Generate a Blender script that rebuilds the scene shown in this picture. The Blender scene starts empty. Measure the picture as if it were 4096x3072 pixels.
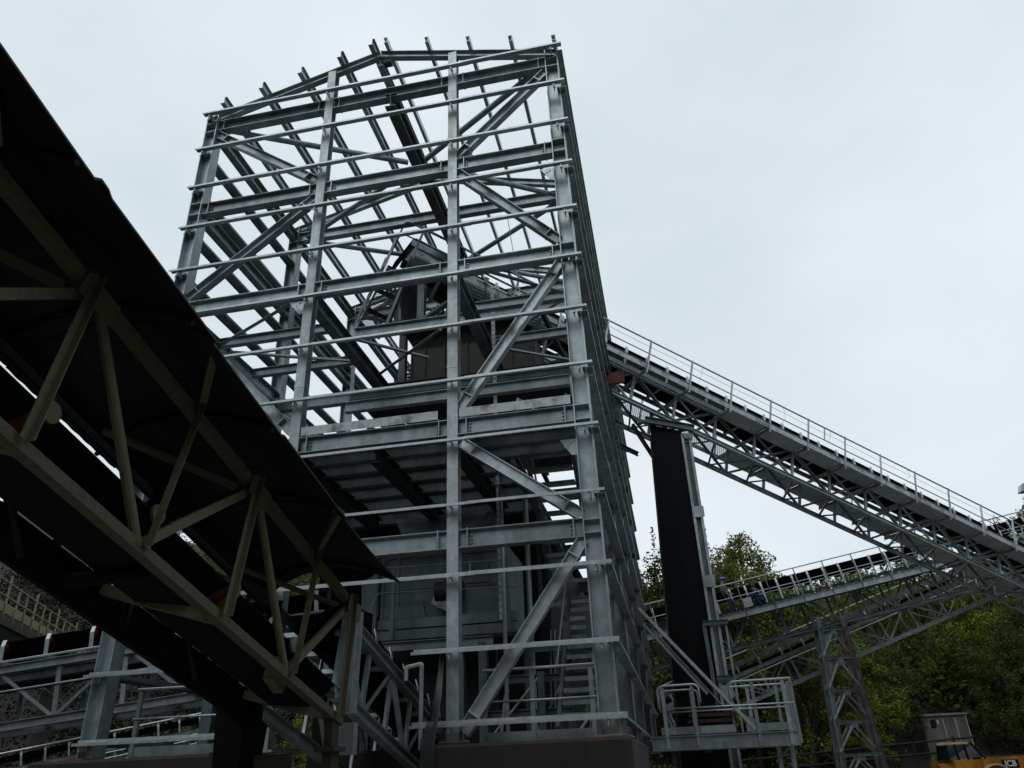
import bpy, math, random
import numpy as np
from mathutils import Vector, Matrix, Euler
random.seed(7); rng = np.random.default_rng(7)
SC = bpy.context.scene; COL = SC.collection
R = math.radians
V = Vector

# ------------------------------------------------------------------ camera
cam_d = bpy.data.cameras.new('camera'); cam = bpy.data.objects.new('camera', cam_d); COL.objects.link(cam)
cam_d.sensor_width = 36.0; cam_d.lens = 26.3807; cam_d.clip_start = 0.05; cam_d.clip_end = 3000
CAM = V((0.7129, -11.8198, 1.65))
cam.matrix_world = Matrix.Translation(CAM) @ (Matrix.Rotation(R(10.45186), 4, 'Z') @ Matrix.Rotation(R(117.31223), 4, 'X') @ Matrix.Rotation(R(-2.371122), 4, 'Z'))
SC.camera = cam

# ------------------------------------------------------------------ overcast sky
SUN_EL, SUN_ROT = R(56), R(200)
w = bpy.data.worlds.new('World'); SC.world = w; w.use_nodes = True
nt = w.node_tree; nt.nodes.clear()
def nd(t, typ, **kw):
    n = t.nodes.new(typ)
    for k, v in kw.items(): setattr(n, k, v)
    return n
out = nd(nt, 'ShaderNodeOutputWorld'); bg = nd(nt, 'ShaderNodeBackground')
sky = nd(nt, 'ShaderNodeTexSky', sky_type='NISHITA', sun_disc=False, sun_elevation=SUN_EL, sun_rotation=SUN_ROT, air_density=1.0, dust_density=2.0)
tc = nd(nt, 'ShaderNodeTexCoord')
mp = nd(nt, 'ShaderNodeMapping'); mp.inputs['Scale'].default_value = (1.0, 1.0, 1.7)
n1 = nd(nt, 'ShaderNodeTexNoise'); n1.inputs['Scale'].default_value = 1.6; n1.inputs['Detail'].default_value = 5; n1.inputs['Roughness'].default_value = 0.5
cr = nd(nt, 'ShaderNodeValToRGB')
cr.color_ramp.elements[0].position = 0.33; cr.color_ramp.elements[0].color = (6.25, 7.2, 7.75, 1)
cr.color_ramp.elements[1].position = 0.69; cr.color_ramp.elements[1].color = (8.3, 8.95, 9.5, 1)
mx = nd(nt, 'ShaderNodeMix', data_type='RGBA'); mx.inputs[0].default_value = 0.965
nt.links.new(tc.outputs['Generated'], mp.inputs['Vector']); nt.links.new(mp.outputs[0], n1.inputs['Vector'])
nt.links.new(n1.outputs['Fac'], cr.inputs['Fac'])
nt.links.new(sky.outputs[0], mx.inputs[6]); nt.links.new(cr.outputs[0], mx.inputs[7])
nt.links.new(mx.outputs[2], bg.inputs['Color']); bg.inputs['Strength'].default_value = 0.1
nt.links.new(bg.outputs[0], out.inputs[0])
sun_d = bpy.data.lights.new('sun', 'SUN'); sun_d.energy = 0.5; sun_d.angle = R(40); sun_d.color = (1, .97, .92)
sun = bpy.data.objects.new('sun', sun_d); COL.objects.link(sun)
sun.rotation_euler = Euler((R(90) - SUN_EL, 0, math.pi - SUN_ROT))
SC.view_settings.view_transform = 'Standard'; SC.view_settings.look = 'None'; SC.view_settings.exposure = 0.0; SC.view_settings.gamma = 1.0

# ------------------------------------------------------------------ materials
def mat(name, col, rough=0.6, metal=0.0, var=0.25, scale=6.0, col2=None, bump=0.0, streak=False, thr=(.35, .7), objvar=0.12, spec=0.5, dirt=0.0):
    m = bpy.data.materials.new(name); m.use_nodes = True; t = m.node_tree
    b = t.nodes['Principled BSDF']; b.inputs['Roughness'].default_value = rough; b.inputs['Metallic'].default_value = metal
    b.inputs['Specular IOR Level'].default_value = spec
    c = nd(t, 'ShaderNodeTexCoord'); mpg = nd(t, 'ShaderNodeMapping')
    mpg.inputs['Scale'].default_value = (1, 1, .15) if streak else (1, 1, 1)
    no = nd(t, 'ShaderNodeTexNoise'); no.inputs['Scale'].default_value = scale; no.inputs['Detail'].default_value = 6; no.inputs['Roughness'].default_value = .65
    rp = nd(t, 'ShaderNodeValToRGB'); rp.color_ramp.elements[0].position = thr[0]; rp.color_ramp.elements[1].position = thr[1]
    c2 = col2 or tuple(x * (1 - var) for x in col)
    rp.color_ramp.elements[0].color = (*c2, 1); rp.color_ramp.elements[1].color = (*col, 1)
    oi = nd(t, 'ShaderNodeObjectInfo'); mr = nd(t, 'ShaderNodeMapRange'); mr.inputs[3].default_value = 1 - objvar; mr.inputs[4].default_value = 1 + objvar
    mm = nd(t, 'ShaderNodeMix', data_type='RGBA', blend_type='MULTIPLY'); mm.inputs[0].default_value = 1
    t.links.new(c.outputs['Object'], mpg.inputs[0]); t.links.new(mpg.outputs[0], no.inputs['Vector']); t.links.new(no.outputs['Fac'], rp.inputs[0])
    t.links.new(oi.outputs['Random'], mr.inputs[0]); t.links.new(rp.outputs[0], mm.inputs[6]); t.links.new(mr.outputs[0], mm.inputs[7])
    col_out = mm.outputs[2]
    if dirt:   # broad grime and run marks over the finish
        n2 = nd(t, 'ShaderNodeTexNoise'); n2.inputs['Scale'].default_value = 1.3; n2.inputs['Detail'].default_value = 8; n2.inputs['Roughness'].default_value = .7
        m2 = nd(t, 'ShaderNodeMapping'); m2.inputs['Scale'].default_value = (1.6, 1.6, .35); r2 = nd(t, 'ShaderNodeValToRGB'); r2.color_ramp.elements[0].position = .40; r2.color_ramp.elements[1].position = .62
        r2.color_ramp.elements[0].color = (1 - dirt, 1 - dirt * 1.05, 1 - dirt * 1.15, 1); r2.color_ramp.elements[1].color = (1, 1, 1, 1)
        x2 = nd(t, 'ShaderNodeMix', data_type='RGBA', blend_type='MULTIPLY'); x2.inputs[0].default_value = 1
        t.links.new(c.outputs['Object'], m2.inputs[0]); t.links.new(m2.outputs[0], n2.inputs['Vector']); t.links.new(n2.outputs['Fac'], r2.inputs[0])
        t.links.new(col_out, x2.inputs[6]); t.links.new(r2.outputs[0], x2.inputs[7]); col_out = x2.outputs[2]
    t.links.new(col_out, b.inputs['Base Color'])
    if bump:
        bp = nd(t, 'ShaderNodeBump'); bp.inputs['Strength'].default_value = bump; bp.inputs['Distance'].default_value = .02
        t.links.new(no.outputs['Fac'], bp.inputs['Height']); t.links.new(bp.outputs[0], b.inputs['Normal'])
    return m
def grating(name, col, pitch=0.05, open_=0.45):
    m = mat(name, col, .5, .3); t = m.node_tree; b = t.nodes['Principled BSDF']; o = t.nodes['Material Output']
    c = nd(t, 'ShaderNodeTexCoord'); br = nd(t, 'ShaderNodeTexBrick'); br.offset = 0.5
    br.inputs['Scale'].default_value = 1.0; br.inputs['Mortar Size'].default_value = pitch * (1 - open_) * .5; br.inputs['Brick Width'].default_value = pitch * 1.6; br.inputs['Row Height'].default_value = pitch
    br.inputs['Color1'].default_value = (0, 0, 0, 1); br.inputs['Color2'].default_value = (0, 0, 0, 1); br.inputs['Mortar'].default_value = (1, 1, 1, 1); br.inputs['Mortar Smooth'].default_value = 0
    tr = nd(t, 'ShaderNodeBsdfTransparent'); ms = nd(t, 'ShaderNodeMixShader')
    t.links.new(c.outputs['UV'], br.inputs['Vector']); t.links.new(br.outputs['Color'], ms.inputs[0])
    t.links.new(tr.outputs[0], ms.inputs[1]); t.links.new(b.outputs[0], ms.inputs[2]); t.links.new(ms.outputs[0], o.inputs[0])
    return m
M = dict(
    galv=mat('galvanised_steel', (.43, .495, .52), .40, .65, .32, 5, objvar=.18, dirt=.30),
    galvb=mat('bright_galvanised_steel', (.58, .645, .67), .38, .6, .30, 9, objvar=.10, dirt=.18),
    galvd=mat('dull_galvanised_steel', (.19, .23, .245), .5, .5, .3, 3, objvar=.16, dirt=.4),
    stain=mat('stained_galvanised_plate', (.48, .51, .52), .5, .3, .1, 3.2, col2=(.16, .16, .15), thr=(.36, .52)),
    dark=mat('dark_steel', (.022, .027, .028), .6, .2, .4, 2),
    bin=mat('blue_grey_painted_steel', (.21, .265, .285), .5, .2, .15, 2.5, dirt=.4),
    olive=mat('old_olive_paint_lightened', (.088, .083, .043), .75, 0, .3, 14, col2=(.06, .05, .03), thr=(.30, .50), bump=.2),  # lightened to make up for hood shade; olived is the dirtier lower chord
    galvc=mat('spangled_galvanised_column', (.50, .56, .585), .42, .55, .32, 7, objvar=.08, dirt=.35),
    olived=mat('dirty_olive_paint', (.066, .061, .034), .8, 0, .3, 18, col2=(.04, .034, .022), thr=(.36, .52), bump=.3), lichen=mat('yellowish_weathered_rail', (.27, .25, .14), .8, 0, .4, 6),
    rustgalv=mat('rust_streaked_steel', (.15, .165, .165), .6, .3, .3, 2.2, col2=(.085, .06, .045), thr=(.42, .6)),
    clad=mat('weathered_black_cladding', (.010, .014, .012), .6, 0, .4, 3, spec=.3, dirt=.5),  # on the far gallery truss this black stands in for shade
    rubber=mat('black_rubber_belt', (.006, .006, .0065), .8, 0, .3, 4, spec=.1),
    black=mat('black_sheet_panel', (.0045, .0055, .0075), .55, 0, .4, 2.0, spec=.15, streak=True, dirt=.5),
    red=mat('red_roller', (.11, .007, .010), .45, 0, .4, 8),
    redp=mat('red_oxide_paint', (.13, .025, .018), .6, 0, .3, 5),
    yel=mat('yellow_roller', (.42, .24, .02), .5, 0, .3, 6),
    drum=mat('olive_drab_steel', (.022, .025, .018), .55, .1, .25, 3),
    conc=mat('dark_concrete', (.025, .0215, .019), .85, 0, .5, 1.6, bump=.3, streak=True, dirt=.45),  # very dark brown base with vertical streaks
    rust=mat('rusty_timber_shim', (.26, .11, .04), .85, 0, .6, 12),
    ground=mat('wet_quarry_ground', (.017, .013, .010), .9, 0, .6, .35, bump=.5),
    yard=mat('pale_bounce_yard', (.27, .26, .24), .95, 0, .35, 1.5, bump=.5),  # pale so the added yard throws light onto undersides
    bark=mat('bark', (.05, .042, .033), .9, 0, .4, 6),
    paint=mat('orange_machine_paint', (.56, .23, .012), .45, 0, .35, 3, dirt=.5),
    cream=mat('cream_roof_paint', (.55, .42, .22), .5, 0, .2, 5),
    glass=mat('dark_tinted_glass', (.012, .018, .02), .08, 0, .2, 3, spec=.6),
    tyre=mat('tyre_rubber', (.012, .012, .012), .8),
    shed=mat('grey_ribbed_sheet', (.27, .26, .25), .6, .1, .3, 1.2, dirt=.4),
    blue=mat('blue_helmet', (.03, .10, .42), .35), jacket=mat('grey_green_jacket', (.10, .14, .13), .85),
    navy=mat('navy_trousers', (.012, .02, .05), .85), bluej=mat('blue_work_jacket', (.02, .04, .22), .8),
    skin=mat('skin', (.33, .18, .13), .6), hair=mat('dark_hair', (.02, .014, .012), .7),
    grey=mat('pale_grey_enclosure', (.36, .38, .37), .5), white=mat('off_white', (.7, .7, .68), .6), cable=mat('black_cable', (.012, .014, .015), .35),
    rock=mat('pale_rubble', (.22, .20, .18), .9, 0, .5, 2), moss=mat('mossy_concrete', (.04, .037, .02), .9, 0, .5, 3),
)
M['grate'] = grating('galvanised_grating', (.32, .36, .37), .055, .58)
def leafmat(name, a, b):
    m = bpy.data.materials.new(name); m.use_nodes = True; t = m.node_tree; p = t.nodes['Principled BSDF']
    p.inputs['Roughness'].default_value = .6; p.inputs['Specular IOR Level'].default_value = .25 if max(b) > .04 else .03
    g = nd(t, 'ShaderNodeNewGeometry'); rp = nd(t, 'ShaderNodeValToRGB')
    rp.color_ramp.elements[0].color = (*a, 1); rp.color_ramp.elements[1].color = (*b, 1)
    t.links.new(g.outputs['Random Per Island'], rp.inputs[0]); t.links.new(rp.outputs[0], p.inputs['Base Color'])
    tl = nd(t, 'ShaderNodeBsdfTranslucent'); t.links.new(rp.outputs[0], tl.inputs['Color'])
    ms = nd(t, 'ShaderNodeMixShader'); ms.inputs[0].default_value = .25
    t.links.new(p.outputs[0], ms.inputs[1]); t.links.new(tl.outputs[0], ms.inputs[2]); t.links.new(ms.outputs[0], t.nodes['Material Output'].inputs[0])
    return m
LEAF = [leafmat('fresh_green_leaves', (.09, .13, .012), (.19, .24, .024)), leafmat('mid_green_leaves', (.07, .10, .013), (.145, .175, .023)),
        leafmat('dark_green_leaves', (.04, .06, .012), (.075, .10, .018)), leafmat('bronze_young_leaves', (.07, .065, .04), (.16, .14, .08)), leafmat('brown_scrub', (.008, .010, .005), (.014, .017, .006))]

# ------------------------------------------------------------------ mesh building
def I_(h, b, tw=.012, tf=.018):
    a, c = b / 2, h / 2
    return [(-a, -c), (a, -c), (a, -c + tf), (tw / 2, -c + tf), (tw / 2, c - tf), (a, c - tf), (a, c), (-a, c), (-a, c - tf), (-tw / 2, c - tf), (-tw / 2, -c + tf), (-a, -c + tf)]
def C_(h, b, t=.01):          # web at u = 0, flanges towards +u
    c = h / 2
    return [(0, -c), (b, -c), (b, -c + t), (t, -c + t), (t, c - t), (b, c - t), (b, c), (0, c)]
def L_(a, t=.008): return [(0, 0), (a, 0), (a, t), (t, t), (t, a), (0, a)]
def B_(w, h): return [(-w / 2, -h / 2), (w / 2, -h / 2), (w / 2, h / 2), (-w / 2, h / 2)]
def O_(r, n=10): return [(r * math.cos(2 * math.pi * i / n), r * math.sin(2 * math.pi * i / n)) for i in range(n)]
class MB:
    def __init__(s): s.v = []; s.f = []; s.uv = None
    def prism(s, prof, p0, p1, up=(0, 0, 1), shift=(0, 0)):
        p0, p1 = V(p0), V(p1); t = (p1 - p0).normalized(); up = V(up); v = up - t * t.dot(up)
        if v.length < 1e-4: v = V((0, 1, 0)) - t * t.y
        if v.length < 1e-4: v = V((1, 0, 0)) - t * t.x
        v.normalize(); u = t.cross(v); n = len(prof); k = len(s.v)
        for p in (p0, p1):
            for a, b in prof: s.v.append(p + u * (a + shift[0]) + v * (b + shift[1]))
        for i in range(n):
            j = (i + 1) % n; s.f.append((k + i, k + j, k + n + j, k + n + i))
        s.f.append(tuple(k + i for i in reversed(range(n)))); s.f.append(tuple(k + n + i for i in range(n)))
        return s
    def box(s, lo, hi):
        k = len(s.v)
        for z in (lo[2], hi[2]):
            for x, y in ((lo[0], lo[1]), (hi[0], lo[1]), (hi[0], hi[1]), (lo[0], hi[1])): s.v.append(V((x, y, z)))
        for q in ((3, 2, 1, 0), (4, 5, 6, 7), (0, 1, 5, 4), (1, 2, 6, 5), (2, 3, 7, 6), (3, 0, 4, 7)): s.f.append(tuple(k + i for i in q))
        return s
    def hexa(s, pts):         # 8 points: bottom loop, top loop
        k = len(s.v); s.v += [V(p) for p in pts]
        for q in ((3, 2, 1, 0), (4, 5, 6, 7), (0, 1, 5, 4), (1, 2, 6, 5), (2, 3, 7, 6), (3, 0, 4, 7)): s.f.append(tuple(k + i for i in q))
        return s
    def tube(s, pts, r=.024, n=8):
        pts = [V(p) for p in pts]; k = len(s.v); m = len(pts); ref = V((.12, .31, .94))
        for i, p in enumerate(pts):
            t = (pts[min(i + 1, m - 1)] - pts[max(i - 1, 0)]).normalized(); a = t.cross(ref)
            if a.length < .05: a = t.cross(V((1, 0, 0)))
            a.normalize(); b = t.cross(a); rr = r[i] if isinstance(r, (list, tuple)) else r
            for j in range(n):
                g = 2 * math.pi * j / n; s.v.append(p + (a * math.cos(g) + b * math.sin(g)) * rr)
        for i in range(m - 1):
            for j in range(n):
                q = (j + 1) % n; s.f.append((k + i * n + j, k + i * n + q, k + (i + 1) * n + q, k + (i + 1) * n + j))
        s.f.append(tuple(k + j for j in reversed(range(n)))); s.f.append(tuple(k + (m - 1) * n + j for j in range(n)))
        return s
    def quad(s, a, b, c, d, th=0.006):
        a, b, c, d = map(V, (a, b, c, d)); nn = (b - a).cross(d - a).normalized() * th
        return s.hexa([a, b, c, d, a + nn, b + nn, c + nn, d + nn])
def obj(name, mb, material, parent=None, smooth=False, label=None, kind=None):
    me = bpy.data.meshes.new(name); me.from_pydata([tuple(p) for p in mb.v], [], mb.f); me.materials.append(material)
    o = bpy.data.objects.new(name, me); COL.objects.link(o)
    if mb.uv is not None:
        ul = me.uv_layers.new(name='UVMap'); A, B = mb.uv
        for lp in me.loops:
            p = me.vertices[lp.vertex_index].co; ul.data[lp.index].uv = (p.dot(A), p.dot(B))
    if smooth:
        for p in me.polygons: p.use_smooth = True
    if parent:
        o.parent = parent
        g = parent
        while g.parent: g = g.parent
        if parent.parent is None: o.matrix_parent_inverse = Matrix.Translation(-V(parent.location))
    if label: o['label'] = label
    if kind: o['kind'] = kind
    return o
def thing(name, label, cat, loc=(0, 0, 0), group=None):
    o = bpy.data.objects.new(name, None); COL.objects.link(o); o.location = loc; o.empty_display_size = .3
    o['label'] = label; o['category'] = cat
    if group: o['group'] = group
    return o
def tag(o, label, cat, group=None):
    o['label'] = label; o['category'] = cat
    if group: o['group'] = group
    return o
def bar(name, prof, p0, p1, parent, m='galv', up=(0, 0, 1), **k): return obj(name, MB().prism(prof, p0, p1, up), M[m], parent, **k)
def grate(name, a, b, c, d, parent, m='grate'):
    mb = MB().quad(a, b, c, d, .004); A = (V(b) - V(a)).normalized(); B = (V(d) - V(a)); B = (B - A * A.dot(B)).normalized(); mb.uv = (A, B)
    mb.f = [mb.f[0]]
    return obj(name, mb, M[m], parent)
def hoop(mb, pts, r=.021, seg=5, rad=.16):   # tube with rounded corners
    pts = [V(p) for p in pts]; o = [pts[0]]
    for i in range(1, len(pts) - 1):
        p, a, b = pts[i], (pts[i - 1] - pts[i]), (pts[i + 1] - pts[i]); q = min(rad, a.length * .45, b.length * .45); a = p + a.normalized() * q; b = p + b.normalized() * q
        for j in range(seg + 1):
            t = j / seg; o.append(a * (1 - t) ** 2 + p * 2 * t * (1 - t) + b * t * t)
    o.append(pts[-1]); return mb.tube(o, r)

# ------------------------------------------------------------------ steel tower
ZT = 16.538; XL, X2, X3, XR = -8.87, -5.76, -2.65, -0.27; XLo, XRo = -9.04, 0.0; YB = 19.85
FY = [0.36, 4.9, 9.4, 14.3, 19.5]
ridge = -4.55
def roofz(x): return 17.87 - .27 * abs(x - ridge)
T = thing('steel_tower', 'tall unclad galvanised steel tower frame with gabled top and rows of horizontal girts', 'steel tower', (-4.5, 0, 2.0))
hI = I_(.30, .30, .012, .02); h22 = I_(.22, .20, .012, .018); bI = I_(.32, .20, .012, .018); brI = I_(.20, .17, .010, .014)
# columns (stiffener plates and base plate belong to the column)
for y in FY:
    for x in (XL, XR):
        mb = MB().prism(hI, (x, y, 2.08), (x, y, 16.62), (1, 0, 0))
        for z in (16.35, 16.08, 13.78, 13.45, 10.98, 10.68, 7.4, 7.12, 5.30, 5.08):
            mb.box((x - .13, y - .145, z - .008), (x + .13, y + .145, z + .008))
        mb.box((x - .22, y - .22, 2.05), (x + .22, y + .22, 2.08))
        obj('column', mb, M['galv'], T)
for x in (X2, X3):
    zt = roofz(x) - .12
    mb = MB().prism(h22, (x, .36, 2.10 if x == X3 else 2.10), (x, .36, zt), (0, 1, 0))
    mb.box((x - .106, .244, 8.50), (x + .106, .252, 8.56))
    mb.box((x - .2, .2, 2.06), (x + .2, .52, 2.10))
    obj('column', mb, M['galvc'], T)
# facade and frame beams, with end plates and bolts
def beam(p0, p1, prof=bI, m='galv', ends=True, name='beam'):
    p0, p1 = V(p0), V(p1); mb = MB().prism(prof, p0, p1)
    if ends:
        t = (p1 - p0).normalized(); hh = max(b for a, b in prof); ww = max(a for a, b in prof); u = V((t.y, -t.x, 0)) if abs(t.z) < .9 else V((1, 0, 0))
        for p, sg in ((p0, 1), (p1, -1)):
            q = p + t * (.16 * sg)
            mb.prism(B_(2 * ww + .03, 2 * hh + .03), q - t * .01, q + t * .01)
            for dz in (-.07, 0, .07): mb.prism(O_(.016, 6), q + t * sg * .05 - u * .045 + V((0, 0, dz)), q + t * sg * .05 + u * .045 + V((0, 0, dz)))
    return obj(name, mb, M[m], T)
YF = .36
for z in (16.29, 13.62, 10.84, 7.27, 5.19):
    segs = [(XL + .15, X2 - .1), (X2 + .1, X3 - .1), (X3 + .1, XR - .15)]
    if z < 6: segs = segs[1:]
    for a, b in segs: beam((a, YF, z), (b, YF, z))
for y in FY[1:]:
    for z in (16.29, 10.62):
        beam((XL + .15, y, z), (XR - .15, y, z), ends=False)
    if y < 12: beam((-6.75, y, 12.58), (XR - .15, y, 12.58), ends=False)
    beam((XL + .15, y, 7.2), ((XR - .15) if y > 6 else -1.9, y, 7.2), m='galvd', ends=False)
for x in (XL, XR):
    for k in range(4):
        for z in (16.29, 13.62, 10.84, 7.27): beam((x, FY[k] + .15, z), (x, FY[k + 1] - .15, z), ends=False)
# rafters
for y in FY:
    for x0 in (XL - .1, XR + .1):
        bar('rafter', I_(.2, .15, .01, .014), (x0, y, roofz(x0) - .1), (ridge, y, roofz(ridge) - .1), T)
# purlins running back over the rafters
zp = [(.0, -.0), (.07, 0), (.07, .012), (.012, .012), (.012, .138), (.0, .138)]
for x in (-8.55, -7.55, -6.54, -5.51, -4.70):
    bar('purlin', [(-.06, 0), (.06, 0), (.06, .012), (.048, .012), (.048, .19), (.10, .19), (.10, .2), (.036, .2), (.036, .012), (-.06, .012)], (x, .04, roofz(x) + .005), (x, YB, roofz(x) + .005), T)
for x in (-4.30, -3.24, -2.20, -1.17, -.15):
    bar('purlin', [(-.045, 0), (.04, 0), (.04, .18), (-.06, .18), (-.06, .168), (.028, .168), (.028, .012), (-.045, .012)], (x, .04, roofz(x) + .005), (x, YB, roofz(x) + .005), T, m='galvb')
# wall girts: Z section, web flat, outer lip down, inner lip up, with cleats
def girt(p0, p1, inward, cleats, m='galvb', dp=.14):
    p0, p1 = V(p0), V(p1); iw = V(inward); t = (p1 - p0).normalized()
    sgn = 1 if t.cross(V((0, 0, 1))).dot(iw) > 0 else -1
    prof = [(0, -.045), (.006, -.045), (.006, -.006), (dp, -.006), (dp, .05), (dp - .006, .05), (dp - .006, 0), (0, 0)]
    prof = [(a * sgn, b) for a, b in prof]
    if sgn < 0: prof = prof[::-1]
    mb = MB().prism(prof, p0, p1)
    for c in cleats:
        c = V(c); q = c + iw * .10
        mb.prism(B_(.02, .12), q + V((0, 0, -.07)) - iw * .07, q + V((0, 0, -.07)) + iw * .115)
        for s in (-1, 1): mb.tube([q + t * .03 + V((0, 0, -.06)) + iw * (.05 * s), q - t * .03 + V((0, 0, -.06)) + iw * (.05 * s)], .012, 6)
    return obj('girt', mb, M[m], T)
for k in range(11):
    z = ZT - 1.2 * k
    girt((XLo, 0, z), (-2.22, 0, z), (0, 1, 0), [(x + .02, 0, z) for x in (XL, X2, X3)])
    girt((-2.36, -.004, z + .007), (XRo, -.004, z + .007), (0, 1, 0), [(XR + .02, 0, z)])
for z, a, b in ((3.37, XLo, -7.2), (3.37, -3.26, XRo), (2.32, XLo + .05, -6.1), (2.32, -3.26, XRo + .01)):
    girt((a, 0, z), (b, 0, z), (0, 1, 0), [(x, 0, z) for x in (XL, X3, XR) if a < x < b])
for k in range(1, 13):
    z = ZT - 1.2 * k if k < 12 else 2.32
    if k == 11: z = 3.37
    girt((XRo + .0, .215, z), (XRo, YB, z), (-1, 0, 0), [(XRo, y, z) for y in FY], 'galv', dp=.2)
    girt((XLo, .215, z), (XLo, YB, z), (1, 0, 0), [], 'galv', dp=.24)
girt((XRo, .215, ZT), (XRo, YB, ZT), (-1, 0, 0), [], 'galv'); girt((XLo, .215, ZT), (XLo, YB, ZT), (1, 0, 0), [], 'galv')
# gusset plates and bolts where the facade braces meet the columns
def gusset(x, z, sx, sz):
    mb = MB().hexa([(x, YF - .008, z), (x + sx, YF - .008, z), (x + sx, YF + .008, z), (x, YF + .008, z), (x, YF - .008, z + sz), (x + sx * .35, YF - .008, z + sz), (x + sx * .35, YF + .008, z + sz), (x, YF + .008, z + sz)])
    for i in range(3): q = V((x + sx * (.35 + .18 * i), YF, z + sz * (.25 + .12 * i))); mb.tube([q - V((0, .03, 0)), q + V((0, .03, 0))], .016, 6)
    obj('gusset_plate', mb, M['galvb'], T)
for z in (13.78, 7.43): gusset(X3 + .11, z, .42, .36); gusset(XR - .15, z + (-.66 if z > 8 else -.62), -.3, -.3)
for z in (13.46, 10.67, 7.1): gusset(X2 - .11, z, -.4, -.36)
# facade diagonal braces with welded stubs
def brace(p0, p1, prof=brI, m='galv', ends=True, up=(0, 0, 1)):
    p0, p1 = V(p0), V(p1); mb = MB().prism(prof, p0, p1, up); t = (p1 - p0).normalized()
    if ends:
        for p, s in ((p0, 1), (p1, -1)):
            q = p + t * s * .30; mb.prism(B_(.185, .22), q - t * .01, q + t * .01, up)
    return obj('brace', mb, M[m], T)
for a, b in (((-8.7, 16.02), (-5.9, 13.92)), ((-5.9, 13.40), (-8.7, 11.12)), ((-8.7, 10.55), (-5.88, 7.62)), ((-.44, 16.02), (-2.52, 13.92)),
             ((-2.52, 13.38), (-.44, 11.15)), ((-.44, 10.60), (-2.52, 7.66)), ((-2.52, 6.98), (-.44, 5.42)), ((-.44, 5.0), (-2.5, 2.2))):
    brace((a[0], YF, a[1]), (b[0], YF, b[1]), m='galvb' if a[1] < 12 and a[0] > -6 else 'galv')
# right and left side wall bracing in the rear bays
for x in (XL, XR):
    for y0, y1 in ((9.55, 14.15), (14.45, 19.35)):
        for z0, z1 in ((7.5, 10.7), (11.0, 13.5)): brace((x, y0, z0), (x, y1, z1), ends=False)
brace((XR, .6, 2.2), (XR, 4.7, 6.9), ends=False, m='galvd')
# horizontal tube bracing under the roof, crossing at the runway beam
tub = O_(.075, 12)
for k in range(4):
    y0, y1 = FY[k] + .12, FY[k + 1] - .12; ym = (y0 + y1) / 2
    for x in (XL + .5, XR - .5):
        for y in (y0, y1):
            c = V((ridge + .3 + (.25 if x > ridge else -.25), ym + (.12 if y > ym else -.12), 16.2)); q = V((x, y, 16.2)); d = (c - q).normalized()
            mb = MB().prism(tub, q + d * .35, c); mb.prism(B_(.16, .014), q - d * .1, q + d * .5)
            obj('roof_brace', mb, M['galv'], T, smooth=False)
# runway beam hanging under the ties
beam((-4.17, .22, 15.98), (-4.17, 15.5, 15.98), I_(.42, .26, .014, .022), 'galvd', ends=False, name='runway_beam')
beam((ridge, .36, 17.55), (ridge, YB, 17.55), I_(.24, .16, .01, .014), 'galv', ends=False, name='ridge_beam')
obj('lifting_eye', MB().tube([(-4.4, .3, 17.35), (-4.2, .3, 17.35)], .09, 12), M['dark'], T)
# intermediate floor z 10.8 : longitudinal beams, joists and plan bracing
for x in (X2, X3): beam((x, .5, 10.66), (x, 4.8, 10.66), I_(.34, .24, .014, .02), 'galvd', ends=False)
for y in (1.85, 3.40):
    beam((XL + .1, y, 10.86), (X2 - .1, y, 10.86), I_(.22, .15, .01, .014), 'galv', ends=False)
    beam((X3 + .1, y, 10.84), (XR - .1, y, 10.84), I_(.22, .15, .01, .014), 'galv', ends=False)
lp = L_(.09, .01)
for a, b in (((-8.65, 1.75), (-6.1, .45)), ((-8.65, 2.1), (-5.9, 3.35)), ((-5.64, 4.1), (-3.5, 2.4)), ((-2.55, 3.4), (-.6, 1.9)), ((-2.55, 3.5), (-.6, 4.8)), ((-2.0, .45), (-.5, 1.7)), ((-5.6, 2.3), (-4.2, 3.6))):
    bar('plan_brace', lp, (a[0], a[1], 10.72), (b[0], b[1], 10.72), T)
# solid machine floor from the second frame back
FLb = obj('machine_floor', MB().box((-6.0, 4.75, 10.80), (-.45, 12.0, 10.84)), M['dark'], T)
for y in (5.7, 6.6, 7.5, 8.4): beam((-6.0, y, 10.66), (-.45, y, 10.66), I_(.24, .14), 'galvd', ends=False)
for x in (-5.9, -4.2, -2.6, -.7): beam((x, 4.95, 10.40), (x, 12, 10.40), I_(.26, .16), 'dark', ends=False)
beam((-6.0, 3.2, 9.72), (-.45, 3.2, 9.72), I_(.20, .14), 'galvd', ends=False)
beam((-6.0, 3.0, 9.35), (-.45, 3.0, 9.35), I_(.26, .16), 'galv', ends=False)
obj('floor_plate', MB().box((-5.95, 3.3, 9.84), (-2.9, 4.75, 9.87)), M['dark'], T)
obj('floor_plate', MB().box((-2.8, 3.3, 9.84), (-.5, 4.75, 9.87)), M['dark'], T)
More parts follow.
